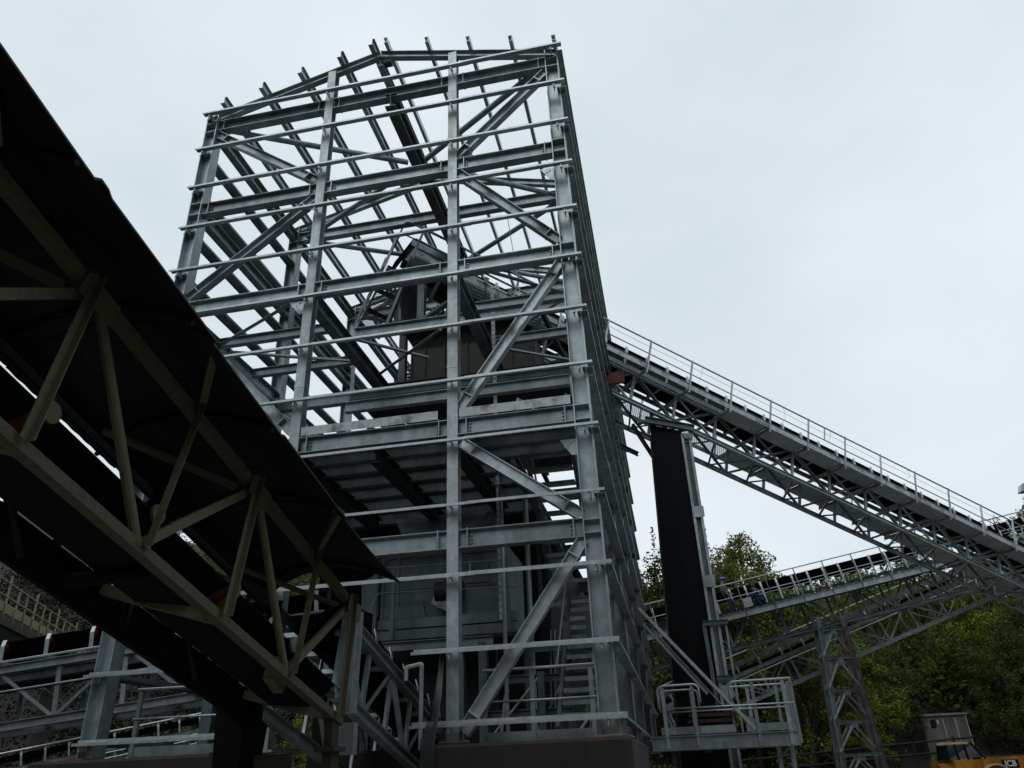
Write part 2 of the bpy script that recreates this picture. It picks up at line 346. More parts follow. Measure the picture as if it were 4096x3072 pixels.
# grated operating floor z 7.4
for y in (.95, 1.55, 2.3, 3.05, 3.85): beam((-8.6, y, 7.20), (-.5 if y < 1.6 else -1.8, y, 7.20), I_(.26, .15), 'galvd', ends=False)
for x in (X2, -4.2, X3): beam((x, .5, 7.0), (x, 4.8, 7.0), I_(.30, .22), 'dark', ends=False)
for x0 in np.arange(-8.6, -1.8, 1.35):
    for y0, y1 in ((.5, 2.25), (2.3, 4.8)): grate('floor_grating', (x0, y0, 7.42), (min(x0 + 1.33, -1.75), y0, 7.42), (min(x0 + 1.33, -1.75), y1, 7.42), (x0, y1, 7.42), T)
grate('floor_grating', (-1.7, .5, 7.42), (-.45, .5, 7.42), (-.45, 1.7, 7.42), (-1.7, 1.7, 7.42), T)
obj('floor_plate', MB().box((-8.7, 4.9, 7.38), (-1.85, 19.0, 7.42)), M['dark'], T)
bar('floor_edge_beam', I_(.30, .16), (-1.85, 1.6, 7.1), (-1.85, 9.0, 7.1), T, 'galvd')
for a, b in ((-5.62, -2.92), (-2.52, -.46)):
    n = 2; L = (b - a) / n
    for i in range(n): obj('toe_plate', MB().box((a + i * L, .235, 7.445), (a + (i + 1) * L - .004, .243, 7.62)), M['stain'], T)
# handrail hoops by the stair head
for y, x in ((1.9, -1.72), (2.2, -1.45), (1.2, -.52)):
    mb = hoop(MB(), [(x, y, 8.05), (x, y, 8.55), (x + .02, y + .6, 8.5), (x + .02, y + .6, 7.5)], .03); obj('stair_rail', mb, M['galvb'], T, smooth=True)
# stairs: two flights at the right side
def flight(p_top, p_bot, wx, n):
    a, b = V(p_top), V(p_bot)
    for s in (0, wx): bar('stringer', C_(.22, .06), (a.x + s, a.y, a.z), (b.x + s, b.y, b.z), T, 'galvd')
    for i in range(1, n):
        p = a.lerp(b, i / n); mb = MB().box((p.x + .02, p.y - .13, p.z + .04), (p.x + wx - .02, p.y + .13, p.z + .075)); mb.box((p.x + .02, p.y - .135, p.z + .0), (p.x + wx - .02, p.y - .125, p.z + .075))
        obj('stair_tread', mb, M['galv'], T)
    for s in (0, wx): obj('stair_rail', MB().tube([(a.x + s, a.y, a.z + 1.0), (b.x + s, b.y, b.z + 1.0)], .022), M['galv'], T)
flight((-1.62, 1.75, 7.4), (-1.62, 4.6, 4.95), .92, 11)
flight((-1.20, 4.6, 4.95), (-1.20, 1.6, 2.2), .62, 13)
grate('landing_grating', (-1.8, 4.6, 4.95), (-.4, 4.6, 4.95), (-.4, 5.7, 4.95), (-1.8, 5.7, 4.95), T)
beam((-1.9, 4.6, 4.85), (-.4, 4.6, 4.85), I_(.16, .1), 'galv', ends=False)
# cable ladder and hanging wire rope
mb = MB().prism(C_(.08, .03, .004), (-2.42, 3.0, 4.3), (-2.42, 3.0, 12.2), (1, 0, 0))
ct = obj('cable_tray', mb, M['white'], T)
sl = MB()
for i in range(60):
    z = 4.4 + i * .13
    for s in (-.02, .02): sl.box((-2.42 + s - .007, 2.995, z), (-2.42 + s + .007, 2.999, z + .045))
obj('tray_slots', sl, M['black'], T)
obj('wire_rope', MB().tube([(-2.35, 5.2, 16.0), (-2.05, 5.4, 12.7)], .012, 6), M['white'], T)
# base level : handrails and kick plates
def rail(x0, x1, y, z, posts, parent=T, mid=.6, kick=True):
    obj('handrail', MB().tube([(x0, y, z + 1.07), (x1, y, z + 1.07)], .026), M['galvb'], parent, smooth=True)
    obj('mid_rail', MB().tube([(x0, y, z + mid), (x1, y, z + mid)], .02), M['galvb'], parent, smooth=True)
    for x in posts: obj('rail_post', MB().prism(L_(.07, .007), (x, y, z), (x, y, z + 1.06), (0, 1, 0)), M['galv'], parent)
    if kick: obj('kick_plate', MB().box((x0, y + .03, z + .02), (x1, y + .036, z + .17)), M['galv'], parent)
rail(-2.25, -.47, .62, 2.03, (-1.43, -.5))
rail(-8.4, -6.3, .62, 2.08, (-8.3, -6.75))
# inner columns and frames at ground level
for x, y, z, p in ((-2.80, 3.0, 3.9, .16), (-1.70, 3.0, 3.3, .12), (-1.18, 3.2, 4.2, .14), (-2.1, 4.0, 4.2, .16), (-7.95, 2.2, 4.4, .22), (-.75, 3.2, 4.3, .1), (-5.2, 3.2, 4.1, .16), (-3.3, 3.2, 4.1, .16)):
    bar('inner_column', I_(p, p, .01, .012), (x, y, 2.05), (x, y, z), T, 'galvd', up=(0, 1, 0))
for a, b in (((-2.8, 3.0, 3.2), (-.75, 3.2, 3.2)), ((-2.1, 4.0, 2.9), (-.5, 4.0, 2.9)), ((-1.9, 3.2, 3.75), (-.5, 3.2, 3.75)), ((-2.8, 3.1, 2.6), (-1.2, 3.1, 2.6))):
    beam(a, b, I_(.14, .1), 'galvd', ends=False)
for a, b in (((-2.7, 3, 2.2), (-1.75, 3, 3.2)), ((-2.1, 4, 2.1), (-1.2, 4, 3.6)), ((-.9, 1.2, 2.1), (-.5, 1.3, 2.6)), ((-2.05, .9, 2.1), (-1.95, .9, 2.75))): obj('pipe', MB().tube([a, b], .025), M['galvb'], T)
for x in (-1.52, -1.44, -.78, -.72): obj('ladder_rail', MB().tube([(x - .12, 3.4, 2.1), (x, 3.4, 4.1)], .012, 6), M['galvb'], T)

# ------------------------------------------------------------------ equipment standing in the tower
t = thing('screen_machine', 'olive drab ribbed screen casing on the machine floor halfway up the tower', 'screen', (-3.6, 6.0, 10.84))
prof = [(5.0, 10.95), (5.0, 11.85), (5.12, 12.0), (7.4, 12.0), (7.4, 10.95)]
mb = MB(); k = 0
mb.v += [V((-5.12, y, z)) for y, z in prof] + [V((-1.75, y, z)) for y, z in prof]; n = len(prof)
mb.f += [(i, (i + 1) % n, n + (i + 1) % n, n + i) for i in range(n)] + [tuple(reversed(range(n))), tuple(range(n, 2 * n))]
obj('casing', mb, M['drum'], t)
for x in (-5.1, -4.72, -4.18, -3.55, -2.95, -2.35, -1.8):
    mb = MB().prism(B_(.03, .06), (x, 4.985, 10.95), (x, 4.985, 11.87), (0, 1, 0)); mb.prism(B_(.03, .05), (x, 4.99, 11.86), (x, 5.12, 12.02)); obj('rib', mb, M['drum'], t)
obj('feed_hopper', MB().hexa([(-5.1, 5.2, 12.03), (-2.1, 5.2, 12.03), (-2.1, 7.2, 12.03), (-5.1, 7.2, 12.03), (-5.6, 5.0, 12.9), (-2.4, 5.0, 12.9), (-2.4, 7.4, 12.9), (-5.6, 7.4, 12.9)]), M['drum'], t)
for x in (-4.9, -2.0): obj('support_foot', MB().prism(I_(.1, .2), (x, 4.95, 10.9), (x, 7.3, 10.9)), M['dark'], t)

t = thing('crusher_bin', 'blue grey sheet steel bin behind the middle tower column at base level', 'bin', (-4.2, 3.4, 4.0))
obj('bin_wall', MB().box((-5.05, 3.3, 4.45), (-2.5, 6.0, 6.1)), M['bin'], t)
obj('curved_hood', MB().hexa([(-5.42, 3.2, 4.75), (-5.07, 3.2, 4.6), (-5.07, 5.5, 4.6), (-5.42, 5.5, 4.75), (-5.45, 3.2, 5.3), (-5.07, 3.2, 5.5), (-5.07, 5.5, 5.5), (-5.45, 5.5, 5.3)]), M['bin'], t, smooth=False)
for x in (-5.03, -4.7, -3.4, -2.56): obj('stiffener', MB().box((x, 3.26, 4.2), (x + .06, 3.297, 6.0)), M['bin'], t)
obj('side_panel', MB().hexa([(-4.95, 3.24, 4.5), (-4.05, 3.24, 4.5), (-4.05, 3.297, 4.5), (-4.95, 3.297, 4.5), (-4.95, 3.24, 4.72), (-4.12, 3.24, 4.88), (-4.12, 3.297, 4.88), (-4.95, 3.297, 4.72)]), M['bin'], t)
obj('deck_beam', MB().box((-5.0, 3.05, 4.28), (-2.12, 3.2, 4.46)), M['bin'], t)
obj('deck_beam', MB().box((-5.0, 3.0, 4.06), (-2.12, 3.3, 4.24)), M['bin'], t)
obj('support_beam', MB().prism(I_(.18, .14), (-4.85, 3.0, 3.93), (-2.6, 3.0, 3.93)), M['galv'], t)
obj('motor', MB().prism(O_(.2, 16), (-3.75, 3.0, 4.93), (-3.2, 3.0, 4.93)), M['dark'], t)
obj('motor_guard', MB().hexa([(-3.85, 2.95, 4.7), (-3.45, 2.95, 4.5), (-3.45, 3.2, 4.5), (-3.85, 3.2, 4.7), (-3.8, 2.95, 4.85), (-3.4, 2.95, 4.72), (-3.4, 3.2, 4.72), (-3.8, 3.2, 4.85)]), M['galv'], t)
mb = hoop(MB(), [(-5.05, 2.9, 4.75), (-4.98, 2.9, 4.98), (-2.1, 2.9, 4.9)], .018); mb.tube([(-5.0, 2.9, 5.48), (-2.3, 2.9, 5.44)], .02)
obj('bin_rail', mb, M['galv'], t)
for x in (-5.05, -4.68, -2.3): obj('rail_post', MB().box((x, 2.9, 4.1), (x + .07, 2.95, 5.5)), M['bin'], t)

obj('inlet_chute', MB().hexa([(-4.6, 3.6, 6.08), (-3.3, 3.6, 6.08), (-3.3, 5.2, 6.08), (-4.6, 5.2, 6.08), (-5.2, 4.4, 7.0), (-2.9, 4.4, 7.0), (-2.9, 5.6, 7.0), (-5.2, 5.6, 7.0)]), M['bin'], t)
for z in (5.05, 5.75): obj('flange', MB().box((-5.06, 3.27, z), (-2.5, 3.30, z + .05)), M['galvd'], t)
hd = obj('hatch', MB().box((-3.25, 3.26, 5.12), (-2.72, 3.295, 5.68)), M['galvd'], t); obj('hatch_handle', MB().tube([(-3.1, 3.22, 5.3), (-3.1, 3.22, 5.5)], .015), M['galvb'], hd)
for a, b, r in (((-2.3, 2.7, 2.1), (-2.3, 2.7, 6.9), .04), ((-1.95, 3.6, 2.1), (-1.95, 3.6, 7.0), .055), ((-5.2, 2.6, 5.95), (-2.3, 2.6, 6.0), .04)): obj('water_pipe', MB().tube([a, b], r, 10), M['galv'], t)

t = thing('backdrop_hopper', 'big dark steel hopper put in to darken the space under the grated floor', 'hopper', (-4.6, 11, 2.0))
obj('backdrop_hopper_body', MB().box((-8.2, 7.0, 5.4), (-2.0, 17.5, 7.15)), M['dark'], t)  # dark bulk put in to keep the lower interior black
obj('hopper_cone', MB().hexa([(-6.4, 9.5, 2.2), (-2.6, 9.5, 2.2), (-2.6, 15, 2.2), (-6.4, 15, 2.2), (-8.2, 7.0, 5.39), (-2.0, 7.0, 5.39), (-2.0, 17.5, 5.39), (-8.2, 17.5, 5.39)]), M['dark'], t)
for x in (-8.0, -2.2):
    for y in (7.2, 17.2): obj('leg', MB().prism(I_(.25, .25), (x, y, .2), (x, y, 5.38), (0, 1, 0)), M['dark'], t)
for i in range(5): obj('rib', MB().box((-7.9 + i * 1.4, 6.9, 5.42), (-7.8 + i * 1.4, 6.98, 7.1)), M['galvd'], t)
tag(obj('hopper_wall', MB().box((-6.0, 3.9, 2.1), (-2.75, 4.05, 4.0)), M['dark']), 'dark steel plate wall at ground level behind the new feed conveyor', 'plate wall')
# ------------------------------------------------------------------ conveyors
class Frame:
    def __init__(s, A, d):
        s.A = V(A); s.d = V(d).normalized(); s.n = V((-s.d.y, s.d.x, 0)).normalized(); s.u = s.d.cross(s.n)
        if s.u.z < 0: s.u = -s.u
    def __call__(s, a, w, h): return s.A + s.d * a + s.n * w + s.u * h
def strip(F, s0, s1, prof):       # closed polygon of (w,h) swept along the frame
    mb = MB(); n = len(prof)
    mb.v += [F(s0, a, b) for a, b in prof] + [F(s1, a, b) for a, b in prof]
    mb.f += [(i, (i + 1) % n, n + (i + 1) % n, n + i) for i in range(n)] + [tuple(reversed(range(n))), tuple(range(n, 2 * n))]
    return mb
def belt(F, s0, s1, w0, w1, hc, rise, parent, pulley=None):
    q = (w1 - w0) * .3; th = .02
    top = [(w0, hc + rise), (w0 + q, hc), (w1 - q, hc), (w1, hc + rise)]
    obj('belt', strip(F, s0, s1, top + [(a, b - th) for a, b in reversed(top)]), M['rubber'], parent)
def idlers(F, s0, s1, step, w0, w1, hb, hc, rise, parent, roller='red', bm='galvb', br=.07):
    s = s0; q = (w1 - w0) * .3
    while s <= s1:
        mb = MB()
        for w, sg in ((w0 - .05, 1), (w1 + .05, -1)):
            mb.prism(B_(.09, .012), F(s, w, hb), F(s, w, hc + rise * .55), F.n)
            mb.prism(B_(.09, .012), F(s, w, hc + rise * .55), F(s, w + sg * .05, hc + rise + .03), F.n)
        mb.prism(L_(.07, .008), F(s, w0 - .05, hb), F(s, w1 + .05, hb), F.u)
        o = obj('idler', mb, M[bm], parent)
        rb = MB()
        rb.tube([F(s, w0 + .01, hc + rise - .06), F(s, w0 + q * .7, hc + rise * .22)], br, 10)
        obj('roller', rb, M[roller], o, smooth=True); rb = MB(); rb.tube([F(s, w0 + q, hc - .09), F(s, w1 - q, hc - .09)], br, 10); rb.tube([F(s, w1 - .01, hc + rise - .06), F(s, w1 - q, hc - .08)], br, 10)
        obj('roller', rb, M['rubber'], o, smooth=True)
        s += step
def truss(F, s0, s1, step, w0, w1, ht, hb, parent, ch=.12, vm='galv', dm='galv', cm='galv', lat=True, dia=True):
    for w, sg in ((w0, 1), (w1, -1)):
        obj('chord', MB().prism(I_(ch, ch * .9, .01, .012), F(s0, w, ht), F(s1, w, ht), F.u), M[cm], parent)
        obj('chord', MB().prism(I_(ch, ch * .9, .01, .012), F(s0, w, hb), F(s1, w, hb), F.u), M[cm], parent)
    n = int(round((s1 - s0) / step)); st = (s1 - s0) / n
    for i in range(n + 1):
        s = s0 + i * st
        for w in (w0, w1): obj('truss_post', MB().prism(C_(.10, .05, .006), F(s, w, hb), F(s, w, ht), F.d), M[vm], parent)
        if i < n:
            for w in (w0, w1):
                a, b = (ht, hb) if (i % 2 == 0) else (hb, ht)
                if dia: obj('truss_diagonal', MB().prism(L_(.07, .007), F(s, w, a), F(s + st, w, b), F.n), M[dm], parent)
            if lat:
                obj('lateral_brace', MB().prism(L_(.06, .006), F(s, w0, hb - .03), F(s + st / 2, w1, hb - .03), F.u), M[dm], parent)
                obj('lateral_brace', MB().prism(L_(.06, .006), F(s + st / 2, w1, hb - .03), F(s + st, w0, hb - .03), F.u), M[dm], parent)
def walk(F, s0, s1, w0, w1, out, parent, L, hr=1.1, hm=.6, grate_to=None, posts=True, pm='galvb', foot=-.12, rails=True, toe=.17, sheet='galv', off=0.0):
    wo = w0 if out < 0 else w1; n = int(round((s1 - s0) / L))
    for i in range(n):
        a, b = s0 + i * L, s0 + (i + 1) * L
        if grate_to is not None and a < grate_to: grate('walkway_grating', F(a + .01, w0, .03), F(b - .01, w0, .03), F(b - .01, w1, .03), F(a + .01, w1, .03), parent)
        else: obj('walkway_sheet', MB().quad(F(a + .01, w0, .03), F(b - .01, w0, .03), F(b - .01, w1, .03), F(a + .01, w1, .03)), M['galvb'], parent)
        obj('toe_plate', strip(F, a, b - .006, [(wo + out * .005, 0), (wo + out * .012, 0), (wo + out * .012, toe), (wo + out * .005, toe)]), M['stain'], parent)
    for i in range(n + 1):
        s = s0 + i * L + off
        if posts: obj('rail_post', MB().prism(L_(.075, .008), F(s, wo + out * .015, foot), F(s, wo + out * .015, hr), F.n * out), M[pm], parent)
    if rails:
        obj('handrail', MB().tube([F(s0 - .1, wo, hr), F(s1, wo, hr)], .026), M['galvd' if pm == 'galv' else 'galv'], parent, smooth=True)
        obj('mid_rail', MB().tube([F(s0 - .1, wo, hm), F(s1, wo, hm)], .018), M['galv'], parent, smooth=True)

# --- inclined conveyor entering the tower from the right
F1 = Frame((3.55838, 11.03062, 11.76835), (.776, .56402, -.28232)); L1 = 1.5907
t = thing('inclined_conveyor', 'long inclined conveyor with handrails and red idlers, running from the tower down to the right', 'conveyor', tuple(F1(0, 1.3, 0)))
s0, s1 = -7 * L1, 13 * L1
walk(F1, s0, s1, 0, .65, -1, t, L1, grate_to=-.6)
walk(F1, s0, s1, 2.05, 2.75, 1, t, L1, grate_to=1.0)
for i in range(21):
    s = s0 + i * L1; obj('cross_bearer', MB().prism(C_(.10, .05, .007), F1(s, -.02, -.03), F1(s, 2.77, -.03), F1.u), M['galv'], t)
truss(F1, s0 + L1, s1, L1, .65, 2.05, .12, -.93, t, ch=.13, lat=True, dm='galvd')
for i in range(0, 20): # crossing diagonal of the near panel
    s = s0 + i * L1
    if i > 0: obj('truss_diagonal', MB().prism(L_(.06, .006), F1(s, .70, .1), F1(s + L1, .70, -.9), F1.n), M['galv'], t)
belt(F1, s0 + .3, s1, .85, 1.85, .74, .36, t)
obj('return_belt', strip(F1, s0 + 1, s1, [(.85, .50), (1.85, .50), (1.85, .52), (.85, .52)]), M['rubber'], t)
for w in (.78, 1.92): obj('stringer', strip(F1, s0, s1, [(w - .03, .3), (w + .03, .3), (w + .03, .45), (w - .03, .45)]), M['galv'], t)
idlers(F1, s0 + 2.0, s1, .80, .85, 1.85, .45, .74, .40, t)
# kicked-up loops of the rail, as on site
for i, sh in ((9, .75), (15, .55)): obj('gate_post', MB().prism(B_(.05, .012), F1(s0 + i * L1 + sh, 0, .6), F1(s0 + i * L1 + sh, 0, 1.1), F1.n), M['galvb'], t)
# head end: pulley, hood, platform with rails
obj('head_pulley', MB().prism(O_(.32, 20), F1(s0 + .3, .85, .5), F1(s0 + .3, 1.85, .5)), M['rubber'], t, smooth=False)
for w in (.78, 1.93): obj('head_plate', MB().hexa([F1(s0 - .1, w, .35), F1(s0 + 3.6, w, .40), F1(s0 + 3.6, w + .012, .40), F1(s0 - .1, w + .012, .35), F1(s0 + .05, w, 1.0), F1(s0 + 3.6, w, .95), F1(s0 + 3.6, w + .012, .95), F1(s0 + .05, w + .012, 1.0)]), M['galvb'], t)
obj('head_hood', strip(F1, s0 - .1, s0 + 1.4, [(.74, .95), (.74, 1.22), (.80, 1.28), (1.90, 1.28), (1.96, 1.22), (1.96, .95), (1.94, .95), (1.94, 1.21), (1.89, 1.26), (.81, 1.26), (.76, 1.21), (.76, .95)]), M['galv'], t)
obj('chute_flap', MB().quad(F1(s0 - .35, .8, .1), F1(s0 - .35, 1.9, .1), F1(s0 - .1, 1.9, 1.3), F1(s0 - .1, .8, 1.3), .02), M['rubber'], t)
obj('discharge_chute', MB().hexa([F1(s0 + .4, 1.1, -1.6), F1(s0 + .8, 1.1, -1.6), F1(s0 + .8, 1.6, -1.6), F1(s0 + .4, 1.6, -1.6), F1(s0 + .1, .9, -.1), F1(s0 + 1.0, .9, -.1), F1(s0 + 1.0, 1.8, -.1), F1(s0 + .1, 1.8, -.1)]), M['dark'], t)
for a, b in ((-.25, .0), (.35, -.02)):
    pass
zP = -.35
PA, PB = s0 - .5, s0 + .26
for w0_, w1_ in ((.55, 1.70), (1.75, 2.85), (2.9, 3.95)):
    grate('head_platform', F1(PA, w0_, zP), F1(PB, w0_, zP), F1(PB, w1_, zP), F1(PA, w1_, zP), t)
for s in (PA, PB): obj('platform_beam', MB().prism(C_(.16, .06, .008), F1(s, .5, zP - .09), F1(s, 4.0, zP - .09), F1.u), M['galv'], t)
for w in (.52, 1.72, 2.87, 3.97): obj('platform_beam', MB().prism(C_(.14, .06, .008), F1(PA, w, zP - .08), F1(PB, w, zP - .08), F1.u), M['galvd'], t)
obj('platform_toe', MB().prism(B_(.008, .16), F1(PA - .03, .5, zP + .1), F1(PA - .03, 4.0, zP + .1), F1.u), M['galvb'], t)
for h in (1.05, .55):
    mb = hoop(MB(), [F1(PA - .04, 4.0, zP + h - .25), F1(PA - .04, 3.9, zP + h), F1(PA - .04, .0, h), F1(s0 + 1.7, -.02, h + .0), F1(s0 + 5, -.02, h)], .024); obj('handrail', mb, M['galvd'], t, smooth=True)
for w in (.5, 1.7, 2.85, 3.95): obj('rail_post', MB().prism(L_(.07, .008), F1(PA - .05, w, zP - .1), F1(PA - .05, w, zP + 1.05 + (4 - w) * .07), F1.n), M['galv'], t)
for s in (s0 + .6, s0 + 4.2):
    for w in (.5, 2.2):
        p = F1(s, w, -.4); obj('head_leg', MB().prism(I_(.22, .2), (p.x, p.y, 10.85), p, (0, 1, 0)), M['galvd'], t)
for s in (.1, 1.5, 2.9, 4.3): obj('plate_stiffener', MB().prism(L_(.06), F1(s0 + s, .76, .3), F1(s0 + s, .76, 1.0), F1.n), M['galvb'], t)
for h in (.22, .42): obj('side_rail', MB().prism(C_(.12, .05), F1(s0, .70, h), F1(s0 + 6.5, .70, h), F1.u), M['galvb'], t)
for a, b in ((F1(s0 + .1, .6, -.45), (-5.9, 5.0, 12.75)), (F1(s0 + .2, 1.4, -.5), (-5.6, 5.3, 12.75)), (F1(s0 + 1.6, .5, -.4), (-4.9, 4.95, 12.75)), (F1(s0 + 4.4, .5, -.5), (-3.0, 4.95, 12.7)), (F1(s0 + 3.2, 2.1, -.6), (-3.9, 8.3, 10.9)), (F1(s0 + 6.0, .7, -.95), (-1.5, 5.2, 12.7))):
    obj('raking_strut', MB().prism(C_(.16, .08, .01), a, b, (0, 1, 0)), M['galvd'], t)
for s in (1.0, 2.6, 4.2, 5.8): obj('under_walkway_bracket', MB().prism(C_(.10, .05), F1(s0 + s, .0, -.05), F1(s0 + s, .75, -.75), F1.d), M['galv'], t)
obj('drive_motor', MB().prism(O_(.17, 14), F1(s0 + 1.4, .3, .25), F1(s0 + 1.4, .72, .25)), M['dark'], t)
for i in range(3): obj('junction_box', MB().hexa([F1(s0 + 2.2 + i * .8 + a, -.06 + b, .2 + c) for a, b, c in ((0, 0, 0), (.14, 0, 0), (.14, .05, 0), (0, .05, 0), (0, 0, .22), (.14, 0, .22), (.14, .05, .22), (0, .05, .22))]), M['grey'], t)
cb = MB(); cb.tube([F1(s0 + 2.3, -.05, .2), F1(s0 + 2.35, -.09, -.3), F1(s0 + 2.3, -.08, -1.0), F1(s0 + 2.32, -.05, -2.2)], .018, 6); obj('power_cable', cb, M['cable'], t)

tag(obj('chute_plate', MB().hexa([(-.9, 7.4, 11.38), (.42, 7.4, 11.36), (.42, 7.5, 11.36), (-.9, 7.5, 11.38), (-.9, 7.4, 11.72), (.42, 7.4, 11.70), (.42, 7.5, 11.70), (-.9, 7.5, 11.72)]), M['redp']),
    'red oxide painted steel plate sticking out of the tower under the inclined conveyor', 'steel plate')

obj('pull_cord', MB().tube([F1(s0 + 3 + i * 1.6, -.03, .86 - .02 * (i % 2)) for i in range(18)], .006, 5), M['redp'], t)
obj('conduit', MB().tube([F1(s0 + 2, .02, .22), F1(s1, .02, .22)], .02, 6), M['galvd'], t)
for i, (s, h) in enumerate(((-1.2, .5), (2.1, .6), (4.1, .45), (7.6, .3))): obj('loose_wire', MB().tube([F1(s, -.03, 1.08), F1(s + .05, -.06, .95), F1(s + .12 * (i % 2), -.05, .95 - h * .5), F1(s - .04, -.04, .95 - h)], .007, 5), M['white'], t)

# --- black sheeted support leg of that conveyor
t = thing('conveyor_support_leg', 'tall black sheeted support leg with two pale channels under the inclined conveyor', 'support leg', (1.6, 10.2, 0))
obj('black_panel', MB().hexa([(.60, 10.15, .1), (1.86, 10.05, .1), (1.86, 11.4, .1), (.60, 11.4, .1), (.99, 10.15, 11.15), (1.91, 10.05, 10.78), (1.91, 11.4, 10.78), (.99, 11.4, 11.15)]), M['black'], t)
obj('edge_strip', MB().hexa([(.54, 10.13, .1), (.59, 10.13, .1), (.59, 10.3, .1), (.54, 10.3, .1), (.94, 10.13, 10.8), (.985, 10.13, 10.8), (.985, 10.3, 10.8), (.94, 10.3, 10.8)]), M['dark'], t)
for x in (1.93, 2.14): obj('channel_leg', MB().prism(C_(.15, .075, .01), (x, 10.0, .1), (x + .02, 10.0, 10.62), (0, 1, 0)), M['galvc'], t)
obj('channel_web', MB().box((1.95, 10.06, .1), (2.14, 10.075, 10.4)), M['galvd'], t)
for z in (3.3, 6.15, 8.15): obj('batten_plate', MB().box((1.90, 9.90, z - .16), (2.20, 9.915, z + .16)), M['galv'], t)
obj('head_bracket', MB().hexa([(1.98, 9.88, 10.45), (2.18, 9.88, 10.42), (2.18, 10.08, 10.42), (1.98, 10.08, 10.45), (1.90, 9.86, 10.62), (2.24, 9.86, 10.56), (2.24, 10.10, 10.56), (1.90, 10.10, 10.62)]), M['galv'], t)
obj('head_beam', MB().prism(I_(.2, .16), (.85, 10.02, 11.28), (2.3, 10.02, 10.80)), M['galvd'], t)
for z, x0, x1 in ((5.03, 1.70, 2.36), (3.63, 1.84, 2.30)): obj('side_step', MB().prism(C_(.12, .06), (x0, 9.86, z), (x1, 9.86, z)), M['galvd'], t)
obj('outer_strut', MB().prism(L_(.05), (2.32, 9.9, 2.3), (2.32, 9.9, 5.0), (0, 1, 0)), M['galv'], t)
obj('outer_strut', MB().prism(I_(.12, .1), (1.78, 9.9, 2.3), (1.72, 9.9, 5.0), (0, 1, 0)), M['galvd'], t)
for a, b in ((F1(-2.4 * L1 * .5, .65, -1.0), (1.3, 10.4, 10.5)), (F1(-L1 * 1.9, .65, -1.75), (.95, 10.6, 10.2)), (F1(-L1 * 2.6, 2.0, -1.7), F1(-L1 * 1.2, 2.0, -1.75))): obj('knee_brace', MB().prism(C_(.14, .08), a, b), M['galvd'], t)
obj('stay_cable', MB().tube([(.3, 9.8, 5.0), (1.85, 9.8, 3.0)], .018, 6), M['galv'], t)

# --- conveyor with the two workers
F2 = Frame((3.09, 24.5, 7.41), (.98, .09, .178))
t = thing('workers_conveyor', 'grey conveyor rising right with two workers on its walkway, crossing below the inclined conveyor', 'conveyor', tuple(F2(6, 1.2, 0)))
a0, a1 = -6.0, 17.0
obj('deck_beam', MB().prism(C_(.26, .09, .01), F2(a0, 0, 0), F2(a1, 0, 0), F2.u), M['galv'], t)
obj('deck_beam', MB().prism(C_(.2, .09, .01), F2(a0, .78, .05), F2(a1, .78, .05), F2.u), M['galvd'], t)
for i in range(17): obj('walkway_sheet', MB().quad(F2(a0 + i * 1.36, .03, .1), F2(a0 + i * 1.36 + 1.34, .03, .1), F2(a0 + i * 1.36 + 1.34, .75, .1), F2(a0 + i * 1.36, .75, .1)), M['galvd'], t)
obj('handrail', MB().tube([F2(a0, -.02, 1.43), F2(a1, -.02, 1.43)], .028), M['galvb'], t); obj('mid_rail', MB().tube([F2(a0, -.02, .80), F2(a1, -.02, .80)], .02), M['galvb'], t); obj('toe_pipe', MB().tube([F2(2.1, -.02, .66), F2(a1, -.02, .66)], .018), M['galv'], t)
for i in range(17): obj('rail_post', MB().prism(L_(.05, .006), F2(a0 + .5 + i * 1.36, -.05, -.28), F2(a0 + .5 + i * 1.36, -.05, 1.42), F2.n), M['galvd'], t)
truss(F2, a0, a1, 1.30, .80, 1.75, .10, -1.25, t, ch=.14, cm='galvd', dm='galvd', vm='galvd')
belt(F2, a0, a1, .85, 1.75, .92, .38, t); obj('return_belt', strip(F2, a0, a1, [(.9, .2), (1.7, .2), (1.7, .22), (.9, .22)]), M['rubber'], t)
idlers(F2, a0 + .3, a1, .75, .85, 1.75, .35, .92, .38, t)
obj('belt_skirt', strip(F2, a0, a1, [(.82, .3), (.84, .3), (.84, .44), (.82, .44)]), M['dark'], t)

t = thing('lattice_trestle', 'tapered steel lattice trestle with rusty braces standing right of the platform under the workers conveyor', 'trestle', (7.9, 25.3, 0))
def legx(z, r): return (7.17 + (z - 1.66) * .0441) if r == 0 else (8.74 - (z - 1.45) * .0539)
for yy in (24.9, 26.0):
    for r in (0, 1): obj('leg', MB().prism(I_(.20, .20), (legx(-.4, r), yy, -.4), (legx(7.3, r), yy, 7.3), (1, 0, 0)), M['rustgalv' if r else 'galvd'], t)
    for z in (6.75, 5.55, 4.25, 3.0, 1.75, .5): obj('cross_bar', MB().prism(C_(.12, .06), (legx(z, 0), yy - .03, z), (legx(z, 1), yy - .03, z)), M['galvd'], t)
    for z0, z1 in ((5.55, 6.75), (4.25, 5.55), (3.0, 4.25), (1.75, 3.0), (.5, 1.75)):
        xm = (legx(z1, 0) + legx(z1, 1)) / 2
        for r in (0, 1): obj('brace', MB().prism(L_(.09), (legx(z0 + .1, r), yy - .05, z0 + .1), (xm, yy - .05, z1 - .08), (0, 1, 0)), M['rustgalv' if r else 'galv'], t)
        obj('gusset', MB().box((xm - .13, yy - .07, z1 - .22), (xm + .13, yy - .06, z1 - .02)), M['galvd'], t)

